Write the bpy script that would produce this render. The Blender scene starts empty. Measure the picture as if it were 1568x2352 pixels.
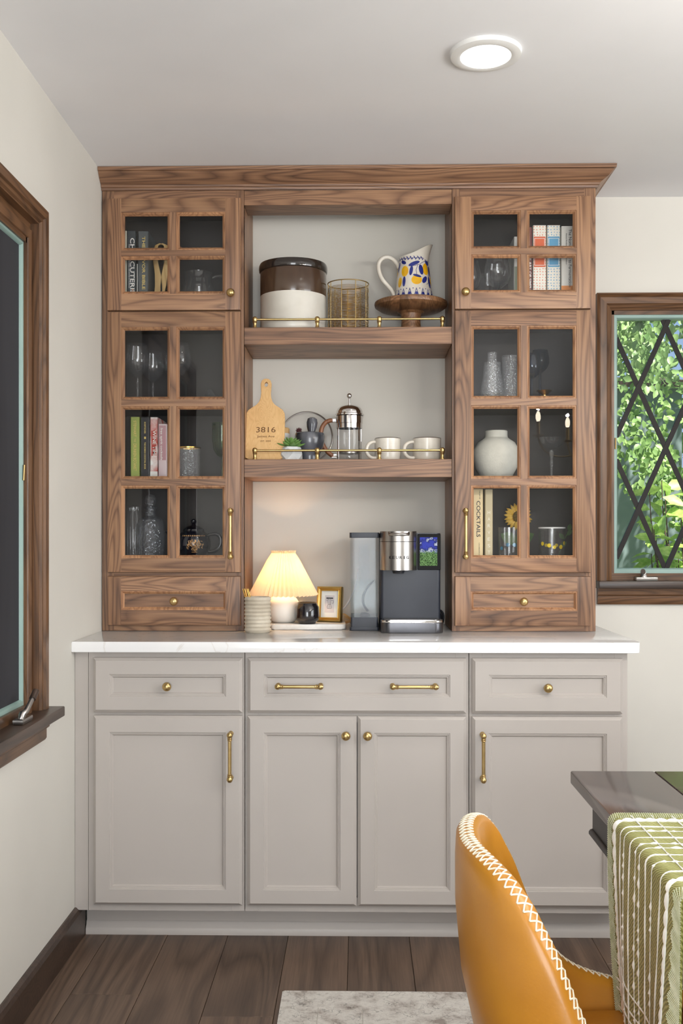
import bpy, bmesh, math, random
from mathutils import Vector, Matrix

random.seed(11)
SC = bpy.context.scene
COL = SC.collection
PI = math.pi
R = math.radians

# ------------------------------------------------------------------ camera
cam_d = bpy.data.cameras.new('camera')
cam = bpy.data.objects.new('camera', cam_d)
COL.objects.link(cam)
cam.location = (0, -3.70, 1.234)
cam.rotation_euler = (R(90), 0, math.atan(42 / 2350))
cam_d.sensor_width = 36
cam_d.lens = 36 * 2350 / 2352
cam_d.shift_y = 54 / 2352
cam_d.clip_start = 0.05
SC.camera = cam

# ------------------------------------------------------------------ light
SC.view_settings.view_transform = 'Standard'
SC.view_settings.look = 'None'
SC.view_settings.gamma = 1
SC.view_settings.use_curve_mapping = False
SC.view_settings.exposure = -0.12
SC.cycles.use_denoising = True
SC.cycles.transparent_max_bounces = 24
SC.cycles.max_bounces = 10
SC.cycles.sample_clamp_indirect = 6
SC.cycles.caustics_reflective = False
SC.cycles.caustics_refractive = False

world = bpy.data.worlds.new('sky')
SC.world = world
world.use_nodes = True
wn = world.node_tree
bg = wn.nodes['Background']
sky = wn.nodes.new('ShaderNodeTexSky')
sky.sky_type = 'HOSEK_WILKIE'
sky.turbidity = 6.0
sky.sun_direction = (0.35, -0.45, 0.82)
wn.links.new(sky.outputs[0], bg.inputs[0])
bg.inputs[1].default_value = 3.6


def lamp(name, kind, loc, rot, energy, color=(1, 1, 1), **kw):
    d = bpy.data.lights.new(name, kind)
    d.energy = energy
    d.color = color
    for k, v in kw.items():
        setattr(d, k, v)
    o = bpy.data.objects.new(name, d)
    o.location = loc
    o.rotation_euler = rot
    COL.objects.link(o)
    return o


lamp('sun', 'SUN', (3, -4, 9), Vector((-0.35, 0.45, -0.82)).to_track_quat('-Z', 'Y').to_euler(), 13.0, (1, 0.95, 0.85), angle=R(0.6))
# daylight through the windows behind the camera and on the right-hand wall, tilted up to brighten the ceiling
lamp('daylight_rear', 'AREA', (0.10, -5.90, 1.30), (R(109), 0, 0), 102, (0.95, 0.98, 1.0), shape='RECTANGLE', size=1.5, size_y=2.0)
lamp('daylight_side', 'AREA', (3.10, -2.9, 1.40), (R(102), 0, R(90)), 78, (0.97, 0.985, 1.0), shape='RECTANGLE', size=2.3, size_y=1.7)

# ------------------------------------------------------------------ helpers
WL = {}


def s(r, g, b):
    f = lambda c: ((c / 255 + 0.055) / 1.055) ** 2.4 if c > 10 else c / 255 / 12.92
    return (f(r), f(g), f(b), 1)


class BM:
    """collects shapes; one bmesh -> one mesh object"""

    def __init__(self):
        self.b = bmesh.new()

    def box(self, x0, x1, y0, y1, z0, z1, bev=0, seg=1, mi=0):
        b = self.b
        v = [b.verts.new((x, y, z)) for x in (x0, x1) for y in (y0, y1) for z in (z0, z1)]
        q = [(0, 1, 3, 2), (4, 6, 7, 5), (0, 4, 5, 1), (2, 3, 7, 6), (0, 2, 6, 4), (1, 5, 7, 3)]
        fs = [b.faces.new([v[i] for i in f]) for f in q]
        for f in fs:
            f.material_index = mi
        if bev:
            es = list({e for f in fs for e in f.edges})
            bmesh.ops.bevel(b, geom=es, offset=bev, segments=seg, affect='EDGES', profile=0.5)
        return self

    def chamfer_box(self, x0, x1, y0, y1, z0, z1, sides, c):
        """box whose front (y0) edges named in sides (l r t b) are chamfered by c"""
        b = self.b
        v = [b.verts.new((x, y, z)) for x in (x0, x1) for y in (y0, y1) for z in (z0, z1)]
        q = [(0, 1, 3, 2), (4, 6, 7, 5), (0, 4, 5, 1), (2, 3, 7, 6), (0, 2, 6, 4), (1, 5, 7, 3)]
        for f in q:
            b.faces.new([v[i] for i in f])
        pair = {'l': (0, 1), 'r': (4, 5), 'b': (0, 4), 't': (1, 5)}
        es = [b.edges.get((v[pair[k][0]], v[pair[k][1]])) for k in sides]
        bmesh.ops.bevel(b, geom=es, offset=c, segments=2, affect='EDGES', profile=0.65)
        return self

    def nested(self, x0, x1, z0, z1, steps, cap=True, mi=0):
        """rectangle rings facing -y, stepping inwards: steps = [(inset, y), ...]"""
        b = self.b
        prev = None
        for ins, y in steps:
            loop = [b.verts.new(p) for p in ((x0 + ins, y, z0 + ins), (x1 - ins, y, z0 + ins), (x1 - ins, y, z1 - ins), (x0 + ins, y, z1 - ins))]
            if prev:
                for i in range(4):
                    b.faces.new((prev[i], prev[(i + 1) % 4], loop[(i + 1) % 4], loop[i])).material_index = mi
            prev = loop
        if cap:
            b.faces.new(prev).material_index = mi
        return self

    def lathe(self, prof, seg=32, c=(0, 0, 0), rfun=None, mi=0):
        b = self.b
        rings = []
        for r, z in prof:
            if r < 1e-6:
                rings.append([b.verts.new((c[0], c[1], c[2] + z))])
            else:
                row = []
                for i in range(seg):
                    a = 2 * PI * i / seg
                    rr = r * (rfun(a, z) if rfun else 1)
                    row.append(b.verts.new((c[0] + rr * math.cos(a), c[1] + rr * math.sin(a), c[2] + z)))
                rings.append(row)
        for p, q in zip(rings, rings[1:]):
            for i in range(seg):
                j = (i + 1) % seg
                if len(p) == 1 and len(q) == 1:
                    continue
                if len(p) == 1:
                    f = b.faces.new((p[0], q[j], q[i]))
                elif len(q) == 1:
                    f = b.faces.new((p[i], p[j], q[0]))
                else:
                    f = b.faces.new((p[i], p[j], q[j], q[i]))
                f.material_index = mi
        return self

    def tube(self, pts, r, seg=8, closed=False, caps=True, mi=0):
        b = self.b
        pts = [Vector(p) for p in pts]
        n = len(pts)
        rs = r if isinstance(r, (list, tuple)) else [r] * n
        tang = []
        for i in range(n):
            a = pts[(i - 1) % n] if (closed or i > 0) else pts[0]
            c = pts[(i + 1) % n] if (closed or i < n - 1) else pts[-1]
            t = (c - a)
            tang.append(t.normalized() if t.length > 1e-9 else Vector((0, 0, 1)))
        up = Vector((0, 0, 1)) if abs(tang[0].z) < 0.9 else Vector((1, 0, 0))
        nrm = (up - tang[0] * up.dot(tang[0])).normalized()
        rings = []
        for i in range(n):
            nrm = (nrm - tang[i] * nrm.dot(tang[i]))
            nrm = nrm.normalized() if nrm.length > 1e-6 else tang[i].orthogonal().normalized()
            bi = tang[i].cross(nrm)
            rings.append([b.verts.new(pts[i] + rs[i] * (nrm * math.cos(2 * PI * k / seg) + bi * math.sin(2 * PI * k / seg))) for k in range(seg)])
        m = n if closed else n - 1
        for i in range(m):
            p, q = rings[i], rings[(i + 1) % n]
            for k in range(seg):
                j = (k + 1) % seg
                b.faces.new((p[k], p[j], q[j], q[k])).material_index = mi
        if caps and not closed:
            b.faces.new(rings[0][::-1])
            b.faces.new(rings[-1])
        return self

    def prism(self, outline, axis, a0, a1, bev=0):
        """outline in the two other axes, extruded along axis from a0 to a1"""
        b = self.b
        put = {'x': lambda u, v, a: (a, u, v), 'y': lambda u, v, a: (u, a, v), 'z': lambda u, v, a: (u, v, a)}[axis]
        lo = [b.verts.new(put(u, v, a0)) for u, v in outline]
        hi = [b.verts.new(put(u, v, a1)) for u, v in outline]
        n = len(outline)
        fs = [b.faces.new(lo), b.faces.new(hi[::-1])]
        for i in range(n):
            fs.append(b.faces.new((lo[i], hi[i], hi[(i + 1) % n], lo[(i + 1) % n])))
        if bev:
            es = [e for e in set(fs[0].edges) | set(fs[1].edges)]
            bmesh.ops.bevel(b, geom=es, offset=bev, segments=2, affect='EDGES', profile=0.5)
        return self

    def sphere(self, c, r, seg=16, rings=10, sc=(1, 1, 1)):
        m = Matrix.Translation(c) @ Matrix.Diagonal((*sc, 1))
        bmesh.ops.create_uvsphere(self.b, u_segments=seg, v_segments=rings, radius=r, matrix=m)
        return self

    def grid(self, fn, nu, nv, closed_u=False):
        """surface from fn(u, v) with u, v in 0..1"""
        b = self.b
        rows = [[b.verts.new(fn(i / (nu if closed_u else nu - 1), j / (nv - 1))) for i in range(nu)] for j in range(nv)]
        for j in range(nv - 1):
            for i in range(nu if closed_u else nu - 1):
                k = (i + 1) % nu
                b.faces.new((rows[j][i], rows[j][k], rows[j + 1][k], rows[j + 1][i]))
        return self

    def xf(self, m):
        bmesh.ops.transform(self.b, matrix=m, verts=self.b.verts)
        return self

    def rot_y_axis(self, loc):
        """turn a shape built around +z so that +z points to -y, at loc"""
        return self.xf(Matrix.Translation(loc) @ Matrix.Rotation(R(90), 4, 'X'))


def tag(o, label=None, cat=None, group=None, kind=None):
    if label:
        o['label'] = label
    if cat:
        o['category'] = cat
    if group:
        o['group'] = group
    if kind:
        o['kind'] = kind
    return o


def thing(name, loc=(0, 0, 0), label=None, cat=None, group=None, kind=None, rotz=0, parent=None):
    """an Empty at the base of a thing (or of a part with sub-parts)"""
    o = bpy.data.objects.new(name, None)
    o.empty_display_size = 0.05
    COL.objects.link(o)
    loc = Vector(loc)
    if parent:
        o.parent = parent
        o.location = loc - WL[parent.name]
    else:
        o.location = loc
    o.rotation_euler.z = rotz
    WL[o.name] = loc
    return tag(o, label, cat, group, kind)


def obj(name, B, mats, parent=None, world=True, smooth=True, ang=38):
    me = bpy.data.meshes.new(name)
    b = B.b
    if parent is not None and world:
        bmesh.ops.translate(b, vec=-WL[parent.name], verts=b.verts)
    bmesh.ops.recalc_face_normals(b, faces=b.faces)
    b.to_mesh(me)
    b.free()
    for m in (mats if isinstance(mats, (list, tuple)) else [mats]):
        me.materials.append(m)
    if smooth:
        me.polygons.foreach_set('use_smooth', [True] * len(me.polygons))
        me.set_sharp_from_angle(angle=R(ang))
    o = bpy.data.objects.new(name, me)
    COL.objects.link(o)
    if parent is not None:
        o.parent = parent
        WL[o.name] = WL[parent.name]
    else:
        WL[o.name] = Vector((0, 0, 0))
    return o


def at_base(o, loc):
    """move a top-level mesh's origin to loc without moving the mesh"""
    loc = Vector(loc)
    o.data.transform(Matrix.Translation(-loc))
    o.location = loc
    WL[o.name] = loc
    return o


def copy_tree(o, loc, rotz=None, parent=None, label=None):
    c = o.copy()
    COL.objects.link(c)
    c.parent = parent
    if loc is not None:
        c.location = loc
    if rotz is not None:
        c.rotation_euler.z = rotz
    if label:
        c['label'] = label
    for ch in list(o.children):
        copy_tree(ch, None, None, c)
    return c


def lettering(txt, mat, parent, origin, xd, yd, width=None, height=None, align='CENTER', depth=0.0003, world=True, bold=0, name='lettering'):
    """flat raised letters centred on origin; xd = reading direction, yd = up of the letters"""
    cu = bpy.data.curves.new('text', 'FONT')
    cu.body = txt
    cu.size = 1
    cu.align_x = align
    cu.align_y = 'CENTER'
    cu.resolution_u = 3
    cu.extrude = 0.0
    cu.offset = bold
    o = bpy.data.objects.new('text', cu)
    COL.objects.link(o)
    bpy.context.view_layer.update()
    me = bpy.data.meshes.new_from_object(o.evaluated_get(bpy.context.evaluated_depsgraph_get()))
    bpy.data.objects.remove(o)
    xs = [v.co.x for v in me.vertices]
    ys = [v.co.y for v in me.vertices]
    w, h = max(xs) - min(xs), max(ys) - min(ys)
    cx, cy = (max(xs) + min(xs)) / 2, (max(ys) + min(ys)) / 2
    sx = width / w if width else None
    sy = height / h if height else None
    sx = sx or sy
    sy = sy or sx
    xd, yd = Vector(xd).normalized(), Vector(yd).normalized()
    zd = xd.cross(yd)
    m = Matrix((xd, yd, zd)).transposed().to_4x4()
    base = Vector(origin) - (WL[parent.name] if world else Vector((0, 0, 0)))
    me.transform(Matrix.Translation(base + zd * depth) @ m @ Matrix.Diagonal((sx, sy, 1, 1)) @ Matrix.Translation((-cx, -cy, 0)))
    me.materials.clear()
    me.materials.append(mat)
    t = bpy.data.objects.new(name, me)
    COL.objects.link(t)
    t.parent = parent
    WL[t.name] = WL[parent.name]
    return t


# ------------------------------------------------------------------ materials
def new_mat(name):
    m = bpy.data.materials.new(name)
    m.use_nodes = True
    nt = m.node_tree
    return m, nt, nt.nodes['Principled BSDF']


def nd(nt, t, **kw):
    n = nt.nodes.new(t)
    for k, v in kw.items():
        if k in n.inputs:
            n.inputs[k].default_value = v
        else:
            setattr(n, k, v)
    return n


def coords(nt, scale=(1, 1, 1), rnd=True):
    tc = nd(nt, 'ShaderNodeTexCoord')
    mp = nd(nt, 'ShaderNodeMapping')
    mp.inputs['Scale'].default_value = scale
    if rnd:
        oi = nd(nt, 'ShaderNodeObjectInfo')
        ad = nd(nt, 'ShaderNodeVectorMath', operation='ADD')
        ml = nd(nt, 'ShaderNodeMath', operation='MULTIPLY')
        ml.inputs[1].default_value = 37.0
        nt.links.new(oi.outputs['Random'], ml.inputs[0])
        nt.links.new(tc.outputs['Object'], ad.inputs[0])
        nt.links.new(ml.outputs[0], ad.inputs[1])
        nt.links.new(ad.outputs[0], mp.inputs['Vector'])
    else:
        nt.links.new(tc.outputs['Object'], mp.inputs['Vector'])
    return mp.outputs[0]


def ramp(nt, src, stops):
    r = nd(nt, 'ShaderNodeValToRGB')
    el = r.color_ramp.elements
    while len(el) < len(stops):
        el.new(0.5)
    for e, (p, c) in zip(el, stops):
        e.position = p
        e.color = c
    nt.links.new(src, r.inputs[0])
    return r.outputs[0]


def bump(nt, bs, src, strength, dist=0.001):
    b = nd(nt, 'ShaderNodeBump')
    b.inputs['Strength'].default_value = strength
    b.inputs['Distance'].default_value = dist
    nt.links.new(src, b.inputs['Height'])
    nt.links.new(b.outputs[0], bs.inputs['Normal'])


def pmat(name, c1, c2=None, scale=8.0, rough=0.5, metal=0, bmp=0, bscale=None, stretch=(1, 1, 1), spec=0.5, coat=0, detail=3, emit=0, sheen=0):
    """procedural surface: two tones mixed by noise, optional fine relief"""
    m, nt, bs = new_mat(name)
    c2 = c2 or tuple(min(1, c * 0.93) for c in c1[:3]) + (1,)
    v = coords(nt, stretch)
    n = nd(nt, 'ShaderNodeTexNoise')
    n.inputs['Scale'].default_value = scale
    n.inputs['Detail'].default_value = detail
    nt.links.new(v, n.inputs['Vector'])
    col = ramp(nt, n.outputs[0], [(0.35, c1), (0.65, c2)])
    nt.links.new(col, bs.inputs['Base Color'])
    bs.inputs['Roughness'].default_value = rough
    bs.inputs['Metallic'].default_value = metal
    bs.inputs['Specular IOR Level'].default_value = spec
    bs.inputs['Coat Weight'].default_value = coat
    bs.inputs['Coat Roughness'].default_value = 0.08
    bs.inputs['Sheen Weight'].default_value = sheen
    if emit:
        nt.links.new(col, bs.inputs['Emission Color'])
        bs.inputs['Emission Strength'].default_value = emit
    if bmp:
        n2 = nd(nt, 'ShaderNodeTexNoise')
        n2.inputs['Scale'].default_value = bscale or scale * 6
        n2.inputs['Detail'].default_value = 2
        nt.links.new(v, n2.inputs['Vector'])
        bump(nt, bs, n2.outputs[0], bmp)
    return m


def wood(name, dark, mid, light, axis='z', rough=0.42, ring=105.0, width=11.0, fine=0.36, coat=0.0, vary=0.14, contrast=1.0):
    """long-grained timber; grain runs along axis; every piece gets its own cut"""
    m, nt, bs = new_mat(name)
    sc = {'x': (0.09, 1, 1), 'y': (1, 0.09, 1), 'z': (1, 1, 0.09)}[axis]
    v = coords(nt, sc)
    n = nd(nt, 'ShaderNodeTexNoise')
    n.inputs['Scale'].default_value = width
    n.inputs['Detail'].default_value = 1.5
    n.inputs['Roughness'].default_value = 0.45
    n.inputs['Distortion'].default_value = 0.35
    nt.links.new(v, n.inputs['Vector'])
    ml = nd(nt, 'ShaderNodeMath', operation='MULTIPLY')
    ml.inputs[1].default_value = ring
    nt.links.new(n.outputs[0], ml.inputs[0])
    sn = nd(nt, 'ShaderNodeMath', operation='SINE')
    nt.links.new(ml.outputs[0], sn.inputs[0])
    mr = nd(nt, 'ShaderNodeMapRange')
    mr.inputs['From Min'].default_value = -1
    mr.inputs['From Max'].default_value = 1
    nt.links.new(sn.outputs[0], mr.inputs['Value'])
    sh = nd(nt, 'ShaderNodeMath', operation='POWER')       # thin dark growth lines
    sh.inputs[1].default_value = 0.4
    nt.links.new(mr.outputs[0], sh.inputs[0])
    mr = sh
    # fine pores
    sc2 = {'x': (0.03, 1, 1), 'y': (1, 0.03, 1), 'z': (1, 1, 0.03)}[axis]
    v2 = coords(nt, sc2)
    n2 = nd(nt, 'ShaderNodeTexNoise')
    n2.inputs['Scale'].default_value = 210
    n2.inputs['Detail'].default_value = 3
    nt.links.new(v2, n2.inputs['Vector'])
    # broad tone
    n3 = nd(nt, 'ShaderNodeTexNoise')
    n3.inputs['Scale'].default_value = width * 0.8
    n3.inputs['Detail'].default_value = 1
    nt.links.new(v, n3.inputs['Vector'])
    mx = nd(nt, 'ShaderNodeMix', data_type='FLOAT')
    mx.inputs[0].default_value = 0.62
    nt.links.new(mr.outputs[0], mx.inputs[2])
    nt.links.new(n3.outputs[0], mx.inputs[3])
    mx2 = nd(nt, 'ShaderNodeMix', data_type='FLOAT')
    mx2.inputs[0].default_value = fine
    nt.links.new(mx.outputs[0], mx2.inputs[2])
    nt.links.new(n2.outputs[0], mx2.inputs[3])
    w = 0.5 - 0.26 / contrast
    col = ramp(nt, mx2.outputs[0], [(w, dark), (0.52, mid), (1.04 - w, light)])
    hs = nd(nt, 'ShaderNodeHueSaturation')
    oi = nd(nt, 'ShaderNodeObjectInfo')
    mv = nd(nt, 'ShaderNodeMapRange')
    mv.inputs['To Min'].default_value = 1 - vary
    mv.inputs['To Max'].default_value = 1 + vary
    nt.links.new(oi.outputs['Random'], mv.inputs['Value'])
    nt.links.new(mv.outputs[0], hs.inputs['Value'])
    nt.links.new(col, hs.inputs['Color'])
    nt.links.new(hs.outputs[0], bs.inputs['Base Color'])
    bs.inputs['Roughness'].default_value = rough
    bs.inputs['Coat Weight'].default_value = coat
    bs.inputs['Coat Roughness'].default_value = 0.12
    bump(nt, bs, n2.outputs[0], 0.12, 0.0006)
    return m


def glass(name, tint=(1, 1, 1, 1), ior=1.45, rough=0.0, haze=0.0, hcol=(0.8, 0.85, 0.9, 1), bmp=0, bscale=60, refl=(1, 1, 1, 1), edge=0.7):
    """thin clear glass: see-through with Fresnel reflections, optional haze and ripples"""
    m = bpy.data.materials.new(name)
    m.use_nodes = True
    nt = m.node_tree
    nt.nodes.clear()
    out = nd(nt, 'ShaderNodeOutputMaterial')
    fr = nd(nt, 'ShaderNodeLayerWeight')      # same reflectance from both sides of the thin wall
    f0 = ((ior - 1) / (ior + 1)) ** 2
    pw = nd(nt, 'ShaderNodeMath', operation='POWER')
    pw.inputs[1].default_value = 4.0
    ma = nd(nt, 'ShaderNodeMath', operation='MULTIPLY_ADD')
    ma.inputs[1].default_value = edge
    ma.inputs[2].default_value = f0
    nt.links.new(fr.outputs['Facing'], pw.inputs[0])
    nt.links.new(pw.outputs[0], ma.inputs[0])
    tr = nd(nt, 'ShaderNodeBsdfTransparent')
    tr.inputs[0].default_value = tint
    gl = nd(nt, 'ShaderNodeBsdfGlossy')
    gl.inputs['Color'].default_value = refl
    gl.inputs['Roughness'].default_value = rough
    mx = nd(nt, 'ShaderNodeMixShader')
    nt.links.new(ma.outputs[0], mx.inputs[0])
    nt.links.new(tr.outputs[0], mx.inputs[1])
    nt.links.new(gl.outputs[0], mx.inputs[2])
    last = mx.outputs[0]
    if bmp:
        v = coords(nt)
        n = nd(nt, 'ShaderNodeTexVoronoi')
        n.inputs['Scale'].default_value = bscale
        nt.links.new(v, n.inputs['Vector'])
        b = nd(nt, 'ShaderNodeBump')
        b.inputs['Strength'].default_value = bmp
        b.inputs['Distance'].default_value = 0.004
        nt.links.new(n.outputs[0], b.inputs['Height'])
        nt.links.new(b.outputs[0], gl.inputs['Normal'])
        nt.links.new(b.outputs[0], fr.inputs['Normal'])
    if haze:
        df = nd(nt, 'ShaderNodeBsdfDiffuse')
        df.inputs[0].default_value = hcol
        mh = nd(nt, 'ShaderNodeMixShader')
        mh.inputs[0].default_value = haze
        nt.links.new(last, mh.inputs[1])
        nt.links.new(df.outputs[0], mh.inputs[2])
        last = mh.outputs[0]
    nt.links.new(last, out.inputs[0])
    return m


M = {}
M['wall'] = pmat('wall_paint', s(216, 213, 205), s(212, 209, 201), 3, 0.75, bmp=0.05, bscale=180, spec=0.25)
M['ceil'] = pmat('ceiling_paint', s(236, 236, 238), s(233, 233, 235), 3, 0.85, spec=0.2)
WD, WM, WLt = s(72, 49, 36), s(127, 93, 69), s(174, 134, 100)
M['wal_v'] = wood('walnut_upright', WD, WM, WLt, 'z')
M['wal_h'] = wood('walnut_level', WD, WM, WLt, 'x')
M['wal_y'] = wood('walnut_deep', WD, WM, WLt, 'y')
M['wal_shade'] = pmat('cabinet_interior_shade', s(62, 58, 56), s(53, 49, 47), 6, 0.6, stretch=(1, 1, 0.1))  # walnut coloured dark, the dimness inside the cabinets put into the tone
M['grey'] = pmat('grey_paint', s(181, 174, 168), s(178, 171, 165), 3, 0.42, bmp=0.03, bscale=120)
M['brass'] = pmat('brushed_brass', s(206, 178, 124), s(190, 162, 108), 30, 0.3, 1.0)
M['gold'] = pmat('polished_gold', s(226, 190, 112), s(212, 172, 92), 20, 0.28, 1.0)
M['casing'] = wood('stained_casing', s(52, 35, 23), s(90, 63, 42), s(124, 89, 60), 'z', rough=0.35, vary=0.12)
M['casing_h'] = wood('stained_casing_level', s(52, 35, 23), s(90, 63, 42), s(124, 89, 60), 'x', rough=0.35, vary=0.12)
M['casing_dk'] = wood('dark_stained_wood', s(38, 28, 22), s(60, 46, 38), s(82, 64, 53), 'x', rough=0.35, vary=0.1)
M['sash'] = pmat('sage_metal', s(146, 172, 165), s(138, 165, 158), 6, 0.4)
M['pane'] = glass('cabinet_pane', ior=1.31)
M['winpane'] = glass('window_pane', ior=1.30)
M['bar'] = pmat('lattice_black', s(30, 25, 24), s(24, 20, 19), 20, 0.5, spec=0.25)
M['screen'] = pmat('dark_insect_screen', s(60, 60, 64), s(44, 44, 47), 5, 0.7, stretch=(1, 1, 0.15), spec=0.12)
M['steel'] = pmat('brushed_steel', s(176, 172, 168), s(160, 156, 152), 10, 0.28, 1.0)
M['chrome'] = pmat('polished_chrome', s(225, 222, 220), s(215, 212, 210), 10, 0.06, 1.0)
M['black'] = pmat('black_plastic', s(38, 40, 46), s(34, 36, 42), 20, 0.38)
M['white'] = pmat('white_enamel', s(236, 236, 234), s(230, 230, 228), 6, 0.35)
# ------------------------------------------------------------------ quartz worktop and floor materials
def quartz():
    m, nt, bs = new_mat('white_quartz')
    v = coords(nt, rnd=False)
    n = nd(nt, 'ShaderNodeTexNoise')
    n.inputs['Scale'].default_value = 3.2
    n.inputs['Detail'].default_value = 8
    n.inputs['Distortion'].default_value = 1.6
    nt.links.new(v, n.inputs['Vector'])
    col = ramp(nt, n.outputs[0], [(0.0, s(238, 238, 238)), (0.49, s(238, 238, 238)), (0.5, s(226, 223, 220)), (0.51, s(238, 238, 238)), (1.0, s(240, 240, 241))])
    nt.links.new(col, bs.inputs['Base Color'])
    bs.inputs['Roughness'].default_value = 0.1
    return m


M['quartz'] = quartz()
M['plank'] = wood('dark_oak', s(64, 50, 41), s(92, 74, 61), s(122, 100, 83), 'y', rough=0.42, ring=70, width=6, fine=0.4, vary=0.2)
CZ = 2.452           # ceiling height
XL, XR = -0.865, 3.20
YB = -6.00

# ------------------------------------------------------------------ the room
def wall_holed(name, axis, a, t, u0, u1, holes, mat):
    """wall slab from a to a+t on its normal axis, spanning u0..u1 and floor to ceiling, with rectangular window holes"""
    B = BM()
    def bx(p0, p1, z0, z1):
        if p1 - p0 < 1e-6 or z1 - z0 < 1e-6:
            return
        lo, hi = min(a, a + t), max(a, a + t)
        if axis == 'y':
            B.box(p0, p1, lo, hi, z0, z1)
        else:
            B.box(lo, hi, p0, p1, z0, z1)
    cur = u0
    for h0, h1, z0, z1 in sorted(holes):
        bx(cur, h0, 0, CZ)
        bx(h0, h1, 0, z0)
        bx(h0, h1, z1, CZ)
        cur = h1
    bx(cur, u1, 0, CZ)
    return tag(obj(name, B, mat, smooth=False), kind='structure')


wall_holed('wall_back', 'y', 0, 0.14, XL - 0.14, XR + 0.14, [(0.896, 1.804, 1.060, 2.054)], M['wall'])
wall_holed('wall_left', 'x', XL, -0.14, YB, 0, [(-2.114, -0.987, 0.750, 2.066)], M['wall'])
wall_holed('wall_right', 'x', XR, 0.14, YB, 0, [(-4.05, -1.75, 0.55, 2.25)], M['wall'])
wall_holed('wall_front', 'y', YB, -0.14, XL - 0.14, XR + 0.14, [(-0.65, 0.85, 0.30, 2.30)], M['wall'])
tag(obj('ceiling', BM().box(XL - 0.14, XR + 0.14, YB - 0.14, 0.14, CZ, CZ + 0.12), M['ceil'], smooth=False), kind='structure')
floor = tag(obj('floor', BM().box(XL - 0.14, XR + 0.14, YB - 0.14, 0.14, -0.12, -0.012), M['casing_dk'], smooth=False), kind='structure')

PW = 0.1862
plank_me = {}
def plank(x, y1, ln):
    key = round(ln, 3)
    if key not in plank_me:
        o = obj('plank', BM().box(0.0006, PW - 0.0006, -ln + 0.0006, -0.0006, -0.014, 0, bev=0.0012), M['plank'], floor, smooth=False)
        plank_me[key] = o.data
    else:
        o = bpy.data.objects.new('plank', plank_me[key])
        COL.objects.link(o)
        o.parent = floor
    o.location = (x, y1, 0)


k = 0
x = -0.407 - 3 * PW
starts = {2: -0.50, 3: -1.08, 4: -0.30, 5: -1.55, 6: -0.40, 7: -0.86, 8: -1.3}
while x < XR:
    y = starts.get(k, -0.35 - (k * 0.61) % 1.7)
    plank(x, 0.0, round(-y, 3))
    while y > YB:
        ln = min(1.82, y - YB)
        if ln > 0.01:
            plank(x, y, ln)
        y -= 1.82
    x += PW
    k += 1


def baseboard(name, axis, a, sgn, u0, u1):
    prof = [(0, 0), (0.016, 0), (0.016, 0.085), (0.012, 0.098), (0.005, 0.105), (0, 0.105)]
    B = BM()
    if axis == 'x':
        B.prism([(a + sgn * d, z) for d, z in prof], 'y', u0, u1)
    else:
        B.prism([(a + sgn * d, z) for d, z in prof], 'x', u0, u1)
    return tag(obj(name, B, M['casing_dk'], smooth=False), kind='structure')


baseboard('baseboard_left', 'x', XL, 1, YB, -0.548)
baseboard('baseboard_right', 'x', XR, -1, YB, 0)
baseboard('baseboard_back', 'y', 0, -1, 0.812, XR)
baseboard('baseboard_front', 'y', YB, 1, XL, XR)


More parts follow.
